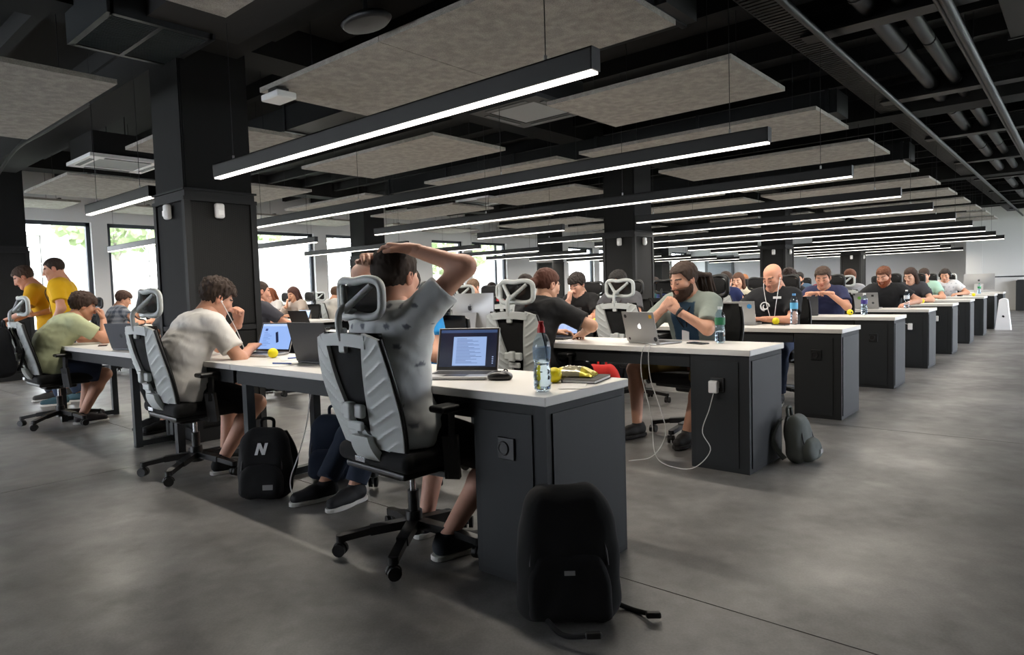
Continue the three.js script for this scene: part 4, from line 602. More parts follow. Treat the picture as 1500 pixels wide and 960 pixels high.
function phone(x, z, turn, label) { const o = thing('phone', label, 'phone', [x, TOP, z], turn, 'phones on the desks'); part('phone_body', rbox(0.07, 0.008, 0.14, 0.003, 0, 0.004, 0), M.plastic, o); part('phone_glass', box(-0.031, 0.031, 0.008, 0.0086, -0.064, 0.064), mat('#101216', 0.12), o); }
function notebook(x, z, turn, label, c) { const o = thing('notebook', label, 'notebook', [x, TOP, z], turn); part('pages', box(-0.07, 0.07, 0.002, 0.012, -0.1, 0.1), M.paper, o); part('cover', mg([box(-0.073, 0.073, 0.012, 0.014, -0.103, 0.103), box(-0.073, 0.073, 0, 0.002, -0.103, 0.103), box(-0.075, -0.072, 0, 0.014, -0.103, 0.103)]), colM(c, 0.7), o); }
function cable(pts, label, r = 0.003, m = M.cable) { return tag(part('power_cable', tube(pts, r, 90, 6), m), label, 'cable', 'white cables at the desks'); }
function monitor(x, z, turn, label, w = 0.5) {
  const o = thing('desktop_monitor', label, 'monitor', [x, TOP, z], turn, 'silver desktop monitors'); const h = w * 0.62, b0 = 0.06;
  part('display_shell', sheet((u, v) => V((u - 0.5) * w, b0 + h * v, -0.012 - 0.03 * Math.cos((u - 0.5) * 3.0) * Math.cos((v - 0.5) * 3.0)).multiply(V(-1, 1, 1)), 14, 12, 0.006), M.silver, o);
  part('front_glass', box(-w / 2, w / 2, b0, b0 + h, -0.012, 0.0), M.plastic, o); part('screen', new THREE.PlaneGeometry(w * 0.95, h * 0.78).translate(0, b0 + h * 0.57, 0.001), scrM.blue, o);
  part('stand', mg([sheet((u, v) => V((u - 0.5) * 0.18, 0.004 + 0.2 * v, -0.09 + 0.04 * v), 3, 6, 0.006), rbox(0.18, 0.006, 0.17, 0.002, 0, 0.004, -0.02)]), M.silver, o); part('emblem', emblemShape(0.025).rotateY(Math.PI).translate(0, b0 + h * 0.6, -0.0445), M.emblemDark, o); return o;
}
function headphones(HM, parent, c = '#111214') { const g = mg([new THREE.TorusGeometry(0.098, 0.008, 8, 26, Math.PI).translate(0, 0.02, -0.01), ...[-1, 1].map((s) => lathe([[0, -0.012], [0.036, -0.01], [0.04, 0], [0.034, 0.014], [0, 0.016]], 16).rotateZ(Math.PI / 2 * -s).translate(s * 0.098, 0.0, -0.01))]); const m = part('headphones', g, colM(c, 0.5), parent); m.applyMatrix4(HM); }
function earphones(P, target, side = -1) { const ear = V(side * 0.082, -0.012, 0.01).applyMatrix4(P.HM), m = part('earphones', mg([tube([ear, ear.clone().add(V(0, -0.06, 0.03)), ear.clone().lerp(V(...target), 0.5).add(V(0, -0.05, 0.03)), V(...target)], 0.003, 30, 5), new THREE.SphereGeometry(0.008, 8, 6).translate(ear.x, ear.y, ear.z)]), M.white, P.t); return m; }
function lanyard(P, c = '#101014') {
  const b = P.P2.clone(), f = P.P1.clone().add(V(0, 0.02, 0.155)), top = b.clone().add(V(0, 0.012, -0.065)), pts = [top, b.clone().add(V(0.075, 0.0, 0.01)), b.clone().lerp(f, 0.45).add(V(0.05, 0.0, 0.085)), f, b.clone().lerp(f, 0.45).add(V(-0.05, 0, 0.085)), b.clone().add(V(-0.075, 0.0, 0.01))];
  const l = part('lanyard', tube(pts, 0.005, 50, 5, true), colM(c, 0.8), P.t); part('badge', rbox(0.06, 0.085, 0.003, 0.001, f.x, f.y - 0.05, f.z + 0.004, 1), M.white, l);
}
function watch(P, which, c = '#0c0c0e', out = 0.93) { const E = P['E' + which], W = P['W' + which], d = W.clone().sub(E).normalize(), p = E.clone().lerp(W, out), g = new THREE.TorusGeometry(0.031, 0.006, 8, 20).scale(1, 1, 2).applyQuaternion(new THREE.Quaternion().setFromUnitVectors(V(0, 0, 1), d)).translate(p.x, p.y, p.z); part('wristband', g, colM(c, 0.5), P.t); }
// backpacks
function backpack(pos, turn, tiltX, label, { w = 0.3, h = 0.44, d = 0.17, c = '#0d0d0f', pocket = c, letter = false, handle = true, flat = false, rollZ = 0, strapEnds = [] } = {}) {
  const o = thing('backpack', label, 'backpack', pos, turn); o.rotation.order = 'YXZ'; o.rotation.x = tiltX; o.rotation.z = rollZ;
  const rb = (W, H, Dp, r, cx, cy, cz) => (x, y, z) => { const t = (y - cy + H) / (2 * H), k = t > 0.5 ? 1 + 0.9 * (t - 0.5) ** 2 * 1.6 : 1, qx = Math.abs(x - cx) * k - W + r, qy = Math.abs(y - cy) - H + r, qz = Math.abs(z - cz) * (1 + 0.3 * t) - Dp + r; return Math.hypot(Math.max(qx, 0), Math.max(qy, 0), Math.max(qz, 0)) + Math.min(Math.max(qx, qy, qz), 0) - r; };
  const fb = rb(w / 2, h / 2, d / 2, 0.075, 0, h / 2, 0), m = colM(c, 0.93);
  part('bag_body', nets((x, y, z) => fb(x, y, z) + 0.009 * N3(x * 13, y * 10, z * 13 + w * 20), V(-w / 2 - 0.04, -0.04, -d / 2 - 0.04), V(w / 2 + 0.04, h + 0.05, d / 2 + 0.04), 0.0095), m, o);
  const fp = rb(w * 0.4, h * 0.23, flat ? 0.022 : 0.05, flat ? 0.021 : 0.045, 0, h * 0.27, flat ? d / 2 - 0.018 : d / 2 - 0.005); const pk = part('front_pocket', nets((x, y, z) => fp(x, y, z) + 0.006 * N3(x * 17, y * 14, z * 17), V(-w * 0.4 - 0.03, -0.03, 0), V(w * 0.4 + 0.03, h * 0.55, d / 2 + 0.08), 0.0095), colM(pocket, 0.93), o);
  part('zip', tube(Array.from({ length: 15 }, (_, i) => { const a = Math.PI * i / 14; return V(Math.cos(a) * w * 0.37, h * 0.42 + Math.sin(a) * h * 0.44, d * 0.42 - Math.sin(a) * 0.02); }), 0.004, 40, 5), M.plastic, o);
  if (handle) part('carry_handle', tube([[-0.035, h - 0.015, -d * 0.3], [-0.03, h + 0.04, -d * 0.3], [0.03, h + 0.04, -d * 0.3], [0.035, h - 0.015, -d * 0.3]], 0.01, 20, 6), m, o);
  for (const s of [-1, 1]) part('shoulder_strap', sheet((u, v) => V(s * (0.07 + 0.05 * Math.sin(v * Math.PI)) + (u - 0.5) * 0.055, h * (0.93 - 0.85 * v), -d / 2 - 0.012 - 0.045 * Math.sin(v * Math.PI)), 2, 14, 0.012), m, o);
  part('brand_patch', rbox(flat ? 0.036 : 0.055, flat ? 0.015 : 0.028, 0.003, 0.001, flat ? 0.0 : 0.05, flat ? h * 0.38 : h * 0.2, flat ? d / 2 + 0.012 : d / 2 + 0.042, 1), mat('#8e8e8c', 0.6), pk);
  if (letter) { const s = new THREE.Shape(); [[0, 0], [0.016, 0], [0.026, 0.038], [0.04, 0], [0.056, 0], [0.074, 0.065], [0.058, 0.065], [0.048, 0.028], [0.034, 0.065], [0.018, 0.065]].forEach(([x, y], i) => (i ? s.lineTo(x, y) : s.moveTo(x, y))); const lg = new THREE.ExtrudeGeometry(s, { depth: 0.003, bevelEnabled: false }).translate(-0.037, h * 0.63, d / 2 - 0.012); part('letter_emblem', lg, M.white, o); }
  strapEnds.forEach((pts) => { const st = part('loose_strap', tube(pts, 0.009, 30, 6), m, o); const e = pts[pts.length - 1]; part('buckle', rbox(0.05, 0.02, 0.03, 0.006, ...e), M.plastic, st); });
  return o;
}
// ---------------------------------------------------------------- people at the desks
function seated(who, row, side, x, o = {}) {
  const N = side === 'N', z = rowZ(row) + (N ? 0.06 : -DD - 0.27) + (o.dz || 0), turn = (N ? Math.PI : 0) + (o.turn || 0);
  const P = person({ x, z, turn, label: o.label || who + ' seated at a desk', near: o.near, pose: o.pose, look: o.look, group: 'people seated at the desks' });
  if (o.chair !== false) { const f = N ? -1 : 1; chair(o.chair !== 'black', x + (o.cx || 0), z + f * 0.06 + (o.cz || 0), turn + (o.cturn || 0), (o.chair === 'black' ? 'black' : 'white') + ' framed mesh office chair under ' + who); }
  return P;
}
const CHEEK = { wr: [-0.05, 0.99, 0.27], pr: [-0.5, -0.8, 0.5], hr: 'hold', dr: [0.1, 0.9, -0.15], qr: [0.4, 0, -0.9] };
// hands clasped before the mouth, elbows on the desk
const CLASP = { wr: [-0.055, 0.95, 0.31], wl: [0.055, 0.95, 0.31], pr: [-0.8, -0.8, 0.3], pl: [0.8, -0.8, 0.3], hr: 'fist', hl: 'fist', dr: [0.75, 0.65, 0], dl: [-0.75, 0.65, 0], qr: [0.3, 0, -0.9], ql: [-0.3, 0, -0.9] };

// 1 man in the patterned grey T-shirt, both hands on his head
const p1 = seated('the man in patterned grey T-shirt', 0, 'N', -0.75, { near: true, cturn: -0.05, label: 'man in patterned grey T-shirt leaning back with hands on head', pose: { lean1: -6, lean2: 4, neck: 14, pitch: 2, yaw: 10, wr: [-0.12, 1.312, -0.01], wl: [0.125, 1.27, -0.03], pr: [-0.9, 0.02, 0.5], pl: [0.9, 0.02, 0.5], hr: 'rest', hl: 'rest', dr: [0.93, 0.16, -0.3], dl: [-0.75, 0.2, -0.5], qr: [0, -1, 0], ql: [0, -1, 0], shUp: 0.03, fr: [-0.17, 0.09, 0.1], fl: [0.1, 0.09, 0.22] }, look: { skin: '#c2917a', hair: 'short', hairC: '#2b2019', shirt: '#c6cacb', shirt2: '#23294a', pattern: 'motif', sleeve: 0.55, pants: '#131418', shorts: true, shoe: '#1a2028', hem: -0.09 } });
// 2 man in the white T-shirt
const p2 = seated('the man in white T-shirt', 0, 'N', -2.9, { near: true, label: 'man in white T-shirt with earphones bent over a laptop', pose: { lean1: 8, lean2: 36, neck: 34, pitch: 26, yaw: -8, wr: [-0.13, 0.79, 0.4], hr: 'flat', pr: [-0.7, -0.6, -0.2], wl: [0.06, 0.975, 0.42], pl: [0.5, -0.8, 0.3], hl: 'fist', dl: [-0.35, 0.85, -0.1], ql: [-0.3, 0, -0.9], fr: [-0.15, 0.09, 0.16], fl: [0.1, 0.09, 0.3] }, look: { skin: '#c08d74', hair: 'spiky', hairC: '#2d1f16', shirt: '#cfcdca', sleeve: 0.72, pants: '#121316', shorts: true, shoe: '#141416', hem: -0.1 } });
earphones(p2, [0.0, 0.78, 0.42]);
// 3 man in the pale green T-shirt
const p3 = seated('the man in pale green T-shirt', 0, 'N', -5.75, { near: true, label: 'man in pale green T-shirt resting his face in his hand', pose: { lean1: 14, lean2: 44, neck: 36, pitch: 20, yaw: -6, wr: [-0.075, 0.965, 0.44], hr: 'hold', pr: [-0.5, -0.8, 0.4], dr: [0.25, 0.95, -0.05], qr: [0.5, 0, -0.85], wl: [0.05, 0.785, 0.5], hl: 'rest', pl: [0.7, -0.5, 0], fr: [-0.14, 0.09, 0.2], fl: [0.12, 0.09, 0.28] }, look: { skin: '#be8a70', hair: 'mop', hairC: '#33221a', shirt: '#aeb592', sleeve: 0.66, pants: '#2a3348', shorts: true, shoe: '#262024', hem: -0.1 } });
// 4 man in the bright blue T-shirt across the first desk
seated('the man in bright blue T-shirt', 0, 'F', -1.66, { near: true, chair: 'black', label: 'man in bright blue T-shirt half hidden across the first desk', pose: { lean1: 4, lean2: 14, neck: 16, pitch: 12, yaw: -25, wl: [0.14, 0.79, 0.3], fl: [0.13, 0.09, 0.6], fr: [-0.06, 0.09, 0.66], hipY: 0.54 }, look: { skin: '#c39178', hair: 'crop', hairC: '#2e231c', shirt: '#1f86c8', sleeve: 0.6, pants: '#222c3d', shoe: '#17181c' } });
// 5 person behind the first column, black trousers
seated('the person in black beside the first column', 0, 'F', -4.88, { chair: 'black', label: 'person in black trousers across the desk beside the first column', pose: { wr: [-0.02, 0.795, 0.42], wl: [0.2, 0.795, 0.42], fl: [0.34, 0.09, 0.4], fr: [0.1, 0.09, 0.36] }, look: { shirt: '#33373c', pants: '#0e0e10', shoe: '#101012', soleC: '#161616', hair: 'crop' } });
// 6 two standing men in yellow T-shirts
{
  const y1 = person({ x: -7.2, z: -0.5, turn: -0.5, near: true, label: 'standing man in yellow T-shirt looking at a phone', group: null, pose: { stand: true, hipY: 0.88, lean1: 4, lean2: 12, neck: 18, pitch: 16, yaw: 8, wl: [0.26, 0.86, 0.1], wr: [-0.1, 1.02, 0.3], pl: [0.6, -0.2, -0.8], pr: [-0.7, -0.6, -0.3], hr: 'hold', qr: [0, 1, 0], fr: [-0.1, 0.09, -0.05], fl: [0.1, 0.09, 0.08] }, look: { skin: '#bb866c', hair: 'crop', hairC: '#2b1f18', shirt: '#d9a90d', sleeve: 0.68, pants: '#27344a', shoe: '#2a4a55', hem: -0.14 } });
  lanyard(y1); watch(y1, 'L');
  const y2 = person({ x: -7.8, z: -0.5, turn: -0.35, near: true, label: 'man in yellow T-shirt leaning in behind the standing man', pose: { stand: true, hipY: 0.86, lean1: 14, lean2: 30, neck: 30, pitch: 30, yaw: 0, wr: [-0.12, 0.95, 0.36], wl: [0.12, 0.98, 0.36], hr: 'hold', hl: 'hold', fr: [-0.1, 0.09, -0.1], fl: [0.12, 0.09, 0.02] }, look: { skin: '#b98168', hair: 'short', hairC: '#3a2a20', shirt: '#cf9c0c', sleeve: 0.68, pants: '#2b303c', shoe: '#3b3a38', hem: -0.14 } });
  lanyard(y2);
}
// 7 woman with the ponytail
seated('the woman with ponytail', 1, 'N', -1.58, { near: true, cturn: 0.05, label: 'woman with auburn ponytail in black T-shirt working at a laptop', pose: { lean1: 10, lean2: 28, neck: 24, pitch: 14, yaw: -12, wr: [-0.2, 0.79, 0.36], wl: [0.1, 0.79, 0.42], pr: [-0.8, -0.35, 0.2] }, look: { fem: true, skin: '#c89a80', hair: 'tied', hairC: '#45200f', shirt: '#1d1d1f', sleeve: 0.78, pants: '#22252b' } });
// 8 man with dreadlocks
const p8 = seated('the man with dreadlocks', 1, 'F', -0.72, { near: true, chair: 'black', turn: -0.12, label: 'bearded man with dreadlocks resting his mouth on clasped hands', pose: { ...CLASP, lean1: 6, lean2: 24, neck: 26, pitch: 16, yaw: -14, wr: [-0.05, 0.965, 0.36], wl: [0.06, 0.955, 0.36], fr: [-0.3, 0.1, 0.36], fl: [0.12, 0.1, 0.34], out: 0.5 }, look: { skin: '#c08e74', hair: 'dreads', hairC: '#33241b', beard: 'full', beardC: '#3a2416', shirt: '#7f8780', shirt2: '#254055', pattern: 'open', sleeve: 0.8, pants: '#5a4a1c', shorts: true, shoe: '#191614', soleC: '#1d1a18', bulk: 0.012 } });
watch(p8, 'L', '#111214', 0.9); lanyard(p8);
// 9 bald man
const p9 = seated('the bald man', 2, 'F', -0.8, { near: true, chair: 'black', label: 'bald man in black printed T-shirt with white earphones', pose: { lean1: 4, lean2: 18, neck: 20, pitch: 26, yaw: -14, wr: [-0.26, 0.79, 0.32], wl: [0.0, 0.79, 0.36] }, look: { skin: '#c98f74', hair: 'bald', beard: 'stubble', hairC: '#5a4030', shirt: '#121317', sleeve: 0.7, pants: '#27344f', bulk: 0.01 } });
earphones(p9, [0.04, 0.8, 0.2], 1); earphones(p9, [0.0, 0.8, 0.2], -1);
{ const g = mg([new THREE.TorusGeometry(0.04, 0.008, 6, 20, 4.6).translate(-0.06, 0.9, 0.168), new THREE.TorusGeometry(0.022, 0.007, 6, 16, 4.4).rotateZ(2).translate(-0.055, 0.895, 0.169), rbox(0.075, 0.022, 0.004, 0.001, 0.06, 0.985, 0.18)]); part('shirt_print', g, M.white, p9.t); }
// 10 man with clasped hands, row four
seated('the man in navy T-shirt with clasped hands', 3, 'F', -0.88, { near: true, chair: 'black', label: 'man in navy T-shirt hiding his mouth behind folded hands', pose: { ...CLASP, lean1: 6, lean2: 24, neck: 26, pitch: 18, yaw: 6, wr: [-0.1, 0.985, 0.3], wl: [0.1, 0.985, 0.3], hr: 'rest', hl: 'rest', dr: [0.95, 0.1, 0.15], dl: [-0.95, 0.12, 0.05], qr: [0, -1, 0], ql: [0, -1, 0] }, look: { skin: '#c28c72', hair: 'short', hairC: '#3a2a20', shirt: '#262a4a', beard: 'stubble', sleeve: 0.7 } });
// 11 and on: the rows behind
const far = [
  ['the red bearded man', 4, 'F', -0.64, 'black', { label: 'red bearded man in black T-shirt behind a laptop with stickers', pose: { pitch: 24, yaw: -14, wl: [0.3, 0.79, 0.3], wr: [-0.28, 0.79, 0.34] }, look: { hair: 'short', hairC: '#5a3420', beard: 'full', beardC: '#7a3c1c', skin: '#cf9a80', shirt: '#141518' }, near: true }],
  ['the woman in charcoal T-shirt', 5, 'F', -0.66, 'black', { label: 'woman with long dark hair in charcoal T-shirt behind white laptop', pose: { pitch: 24, yaw: -18 }, look: { fem: true, hair: 'long', hairC: '#2c1b14', skin: '#cd9f86', shirt: '#34343a' } }],
  ['the person in mint shirt', 6, 'F', -0.78, 'black', { label: 'person in mint shirt with raised fist far along the aisle', pose: { ...CHEEK }, look: { hair: 'short', hairC: '#2a1d17', shirt: '#9fc4b4' } }],
  ['the man with headphones', 7, 'F', -0.72, 'white', { label: 'man with black headphones in white patterned shirt', hp: true, pose: { pitch: 20, wl: [0.24, 0.79, 0.34] }, look: { hair: 'short', hairC: '#1f1714', shirt: '#cfd0d2', shirt2: '#7a828c', pattern: 'motif', beard: 'stubble' } }],
  ['the woman in white cardigan', 4, 'F', -2.68, 'black', { label: 'woman in cream cardigan touching her face', pose: { ...CHEEK, pitch: 12 }, look: { fem: true, hair: 'long', hairC: '#4a2f20', skin: '#d3a58c', shirt: '#cfcab8', sleeve: 1.9 } }],
  ['the man with sunglasses on head', 6, 'F', -2.99, 'black', { label: 'bearded man with sunglasses on his head in denim shirt', pose: { lean2: 12, pitch: 10 }, look: { hair: 'short', hairC: '#17110f', beard: 'full', shirt: '#48607a', sleeve: 1.9 } }],
  ['the young man beside denim shirt', 6, 'F', -2.5, 'black', { label: 'young man with short dark hair beside the denim shirt man', pose: { pitch: 12, yaw: -20 }, look: { hair: 'short', hairC: '#231814', shirt: '#8a3a48' } }],
  ['the person in light hoodie', 5, 'N', -1.4, 'white', { label: 'person in light grey hoodie seen from behind', pose: { lean2: 24 }, look: { hair: 'short', hairC: '#5a3420', shirt: '#9a9a9e', sleeve: 1.95 } }],
  ['the man in blue checked shirt', 3, 'N', -2.45, 'black', { near: true, label: 'man in blue checked shirt seen from behind', pose: { lean1: 6, lean2: 22, pitch: 14 }, look: { hair: 'short', hairC: '#5a4230', shirt: '#2b4288', shirt2: '#141d40', pattern: 'plaid', sleeve: 1.9 } }],
  ['the man in navy sweater', 4, 'N', -2.62, 'white', { label: 'man in navy sweater seen from behind', pose: { lean2: 18, pitch: 10 }, look: { hair: 'short', hairC: '#33231a', shirt: '#26305e', sleeve: 1.95 } }],
  ['the dark haired person behind bald man', 4, 'N', -1.7, 'black', { label: 'dark haired person seen from behind in black top', pose: { lean2: 16 }, look: { hair: 'mop', hairC: '#2a1c18', shirt: '#1d1e24' } }],
  ['the black haired man', 2, 'F', -2.52, 'black', { near: true, label: 'black haired man in grey T-shirt with lanyard looking down', lan: true, pose: { lean2: 14, pitch: 20, yaw: -18 }, look: { hair: 'short', hairC: '#120e0c', skin: '#bd8468', shirt: '#4a4a4e' } }],
  ['the man covering his eyes', 2, 'F', -3.05, 'black', { near: true, label: 'man in black T-shirt covering his face with one hand', pose: { ...CHEEK, pitch: 26, wr: [-0.02, 1.0, 0.3] }, look: { hair: 'mop', hairC: '#1e1512', skin: '#c79a85', shirt: '#141416' } }],
  ['the man in navy hoodie', 2, 'F', -4.75, 'black', { near: true, label: 'man in navy hoodie leaning his cheek on his hand', pose: { ...CHEEK, pitch: 16, yaw: 8 }, look: { hair: 'crop', hairC: '#5a4636', skin: '#d3a188', shirt: '#222c48', sleeve: 1.9 } }],
  ['the person in maroon top', 2, 'N', -3.35, 'white', { label: 'person in maroon top behind the ponytail woman', look: { hair: 'short', hairC: '#231916', shirt: '#5c2030' } }],
  ['the person in light blue T-shirt', 3, 'N', -6.4, 'black', { label: 'person in light blue T-shirt seen from behind', look: { hair: 'short', hairC: '#31231b', shirt: '#6f97bb' } }],
  ['the person in red top', 4, 'F', -7.95, 'black', { label: 'person in red top far by the windows', look: { hair: 'short', hairC: '#1c1411', shirt: '#b3222c' } }],
  ['the man in dark grey T-shirt', 1, 'N', -5.62, 'black', { near: true, label: 'man in dark grey T-shirt reaching to a laptop beside the column', pose: { lean1: 8, lean2: 14, neck: 14, pitch: 8, yaw: -12, wr: [-0.22, 0.8, 0.46], wl: [0.05, 0.8, 0.48] }, look: { hair: 'crop', hairC: '#33251d', skin: '#c08a70', shirt: '#3c3b42', sleeve: 0.7 } }],
  ['the man in plaid shirt', 1, 'N', -10.0, 'black', { label: 'man in dark plaid shirt seen from behind by the windows', pose: { lean2: 28, yaw: -20, wr: [-0.2, 0.8, 0.44] }, look: { hair: 'mop', hairC: '#3c261b', shirt: '#39404c', shirt2: '#8a8d92', pattern: 'plaid', sleeve: 1.6 } }],
  ['the man with hand on chin', 1, 'F', -10.6, 'black', { label: 'man in black T-shirt with hand on chin by the windows', pose: { ...CHEEK }, look: { hair: 'mop', hairC: '#2c1d16', shirt: '#1a1b1f' } }],
  ['the person behind the hand on chin man', 2, 'F', -11.05, 'black', { label: 'person in pale shirt next to the window', look: { hair: 'short', hairC: '#2e2019', shirt: '#a9a6a2' } }],
  ['the woman with auburn hair', 2, 'F', -10.0, 'black', { label: 'woman with long auburn hair behind a silver laptop', look: { fem: true, hair: 'long', hairC: '#6a3a20', shirt: '#b9b6b4', skin: '#d3a48c' } }],
  ['the woman with hands to face', 2, 'F', -9.2, 'black', { label: 'woman with long brown hair holding hands to her face', pose: { ...CHEEK }, look: { fem: true, hair: 'long', hairC: '#3d2018', shirt: '#a79a90', sleeve: 1.7 } }],
  ['the man in cream T-shirt', 3, 'N', -9.9, 'white', { label: 'man in cream T-shirt seen from behind by the windows', pose: { lean2: 30 }, look: { hair: 'mop', hairC: '#4a3424', shirt: '#c9c4bc' } }],
  ['the person near second column', 3, 'F', -10.3, 'black', { label: 'person in pink shirt near the second window column', look: { hair: 'crop', hairC: '#3a2a22', shirt: '#b98d86' } }],
  ['the person in orange top', 2, 'N', -10.6, 'white', { label: 'person in orange top turned away by the windows', look: { hair: 'short', hairC: '#3a251b', shirt: '#b3522a' } }],
  ['the man in teal shirt', 5, 'F', -5.2, 'black', { label: 'man in teal shirt between the far columns', look: { hair: 'short', hairC: '#241a15', shirt: '#2d5f66' } }],
  ['the person beside cream cardigan', 5, 'F', -3.35, 'black', { label: 'person with ginger hair in brown shirt beyond the cream cardigan', look: { hair: 'crop', hairC: '#8a5a3a', skin: '#cf9c88', shirt: '#6a4a3a' } }],
];
for (const [who, row, side, x, ch, o] of far) { const P = seated(who, row, side, x, { chair: ch, ...o }); if (o.hp) headphones(P.HM, P.t); if (o.lan) lanyard(P); }
// a man standing far behind by the windows
person({ x: -10.0, z: -18.6, turn: 0.4, label: 'man in dark clothes standing far back before the windows', pose: { stand: true, hipY: 0.9, lean1: 2, lean2: 6, neck: 10, pitch: 6, wr: [-0.22, 0.85, 0.12], wl: [0.22, 0.85, 0.12], pr: [-0.6, 0, -0.8], pl: [0.6, 0, -0.8], fr: [-0.1, 0.09, 0], fl: [0.1, 0.09, 0.03] }, look: { shirt: '#2a2c30', hair: 'short' } });
// empty chairs
for (const [w, x, z, t, l] of [[1, -1.85, rowZ(2) + 0.1, Math.PI, 'empty white mesh office chair beside the black haired man'], [1, -3.95, rowZ(2) + 0.1, Math.PI + 0.1, 'empty white mesh office chair behind the silver monitor'], [1, -4.2, rowZ(3) + 0.1, Math.PI - 0.1, 'empty white mesh office chair behind the man covering his eyes'], [0, -4.0, rowZ(4) - 0.85, 0, 'empty black mesh office chair beside the far column'], [0, -1.75, rowZ(3) - 0.85, 0.1, 'empty black mesh office chair beside the clasped hands man'], [1, -8.7, rowZ(2) + 0.1, Math.PI, 'empty white mesh office chair before the woman holding her face'], [0, -8.5, rowZ(3) - 0.85, 0, 'empty black mesh office chair by the second window pair'], [1, -6.9, rowZ(1) + 0.25, Math.PI - 0.5, 'empty white mesh office chair behind the standing men'], [0, -9.0, rowZ(4) - 0.85, 0.2, 'empty black mesh office chair before the far windows'], [0, -2.0, rowZ(7) - 0.85, 0, 'empty black mesh office chair in a far row'], [1, -8.9, rowZ(4) + 0.1, Math.PI, 'empty white mesh office chair before the far windows']]) chair(!!w, x, z, t, l);

// ---------------------------------------------------------------- laptops, bottles, bags
laptop(-0.69, -0.25, 0.48, 'open silver laptop showing a document before the grey T-shirt man', { screen: 'doc', tilt: 20 });
{ const m = thing('computer_mouse', 'black and grey computer mouse on the first desk', 'mouse', [-0.46, TOP, -0.27], -0.9); const g = ell(0, 0.014, 0, 0.034, 0.026, 0.056); part('shell', nets((x, y, z) => Math.max(g(x, y, z), -y), V(-0.05, -0.01, -0.07), V(0.05, 0.06, 0.07), 0.004), mat('#1b1b1d', 0.3), m); part('button_plate', nets((x, y, z) => Math.max(g(x, y, z) - 0.0012, 0.018 - y, z + 0.005, Math.abs(x) - 0.02), V(-0.05, -0.01, -0.07), V(0.05, 0.06, 0.07), 0.004), mat('#8b8c90', 0.3), m); part('wheel', new THREE.TorusGeometry(0.008, 0.003, 6, 12).rotateY(Math.PI / 2).translate(0, 0.037, -0.025), M.plastic, m); }
bottle(-0.09, -0.1, 'clear water bottle with red sports cap on the first desk', { sport: true, h: 0.25, r: 0.034, cap: '#c4161c', clear: true, level: 0.5 });
ball(-0.2, -0.32, 'yellow stress ball beside the snack bag');
{ const o = thing('snack_bag', 'crumpled gold and silver snack bag lying on the first desk', 'bag', [-0.19, TOP + 0.014, -0.44], 0.35), th = (u, v) => (1 - Math.abs(2 * u - 1) ** 3) * (1 - Math.abs(2 * v - 1) ** 4), wr = (u, v, s) => 0.006 * N3(u * 9 + s, v * 7, s) + 0.003 * N3(u * 24, v * 20, s);
  const film = (u0, u1, m, n) => { const top = sheet((u, v) => { const U = u0 + (u1 - u0) * u, t = th(U, v); return V((U - 0.5) * 0.19, 0.006 + t * (0.036 + wr(U, v, 2)) + 0.004 * Math.sin(v * 30) * (1 - t), -(v - 0.5) * 0.12 * (1 - 0.12 * t)); }, 14, 18, 0.002), bot = sheet((u, v) => { const U = u0 + (u1 - u0) * u, t = th(U, v); return V((U - 0.5) * 0.19, 0.003 - t * 0.012 + 0.004 * Math.sin(v * 30) * (1 - t), -(v - 0.5) * 0.12 * (1 - 0.12 * t)); }, 8, 10, 0.002); part(n, mg([top, bot]), m, o); };
  const gold = mat('#c2b23a', 0.28, { metalness: 0.4 }); film(0, 0.3, gold, 'gold_film'); film(0.3, 0.72, mat('#b9b49a', 0.2, { metalness: 0.6 }), 'silver_film'); film(0.72, 1, gold, 'gold_film'); }
notebook(-0.12, -0.44, 0.25, 'thin dark notebook under the snack bag', '#2a2624'); paperSheet(-0.07, -0.27, 0.5, 'white paper sheet at the end of the first desk', 0.1, 0.15, false);
laptop(-1.86, -0.36, Math.PI + 0.06, 'open black laptop of the blue T-shirt man, lid towards the chairs', { m: M.blackLid, w: 0.34, d: 0.235, emblem: null, tilt: 14, stickers: [[-0.12, 0.1, 0.014, '#d8d8d8', 'round']] });
laptop(-2.72, -0.38, 0.28, 'silver laptop with blue screen before the white T-shirt man', { screen: 'blue', tilt: 22 });
ball(-2.47, -0.33, 'yellow stress ball beside the white T-shirt man'); paperSheet(-2.3, -0.4, 1.1, 'papers with a pen beside the yellow ball'); paperSheet(-2.05, -0.18, 0.2, 'white sheet beside the black laptop');
laptop(-4.35, -0.2, Math.PI + 0.35, 'grey laptop on the desk beside the first column', { m: M.spaceGrey, emblem: 'dark', tilt: 16 });
ball(-5.3, -0.36, 'yellow stress ball before the pale green T-shirt man'); phone(-5.15, -0.2, 1.2, 'black phone beside the pale green T-shirt man');
laptop(-0.76, -2.19, Math.PI - 0.3, 'silver laptop with four stickers before the man with dreadlocks', { tilt: 14, stickers: [[-0.12, 0.18, 0.013, '#1b1b20', 'round'], [0.12, 0.18, 0.015, '#d9a514', 'box'], [-0.12, 0.02, 0.01, '#3a2630', 'round'], [0.13, 0.025, 0.016, '#1d1e22', 'round']].map(([a, ...r]) => [-a, ...r]) });
bottle(-0.35, -2.32, 'clear water bottle with green label beside the dreadlocked man', { band: '#23744c', cap: '#dfe3e2', level: 0.35 }); phone(-0.46, -2.22, 1.2, 'black phone by the laptop with four stickers');
laptop(-1.7, rowZ(1) - 0.34, 0.1, 'black laptop with page on screen before the ponytail woman', { m: M.blackLid, screen: 'page', emblem: null, w: 0.34, d: 0.23, tilt: 16 });
monitor(-2.55, rowZ(1) - 0.34, Math.PI, 'large silver desktop monitor turned away on the second desk row'); monitor(-0.5, rowZ(9) - 0.3, Math.PI, 'large silver desktop monitor on the last desk', 0.62);
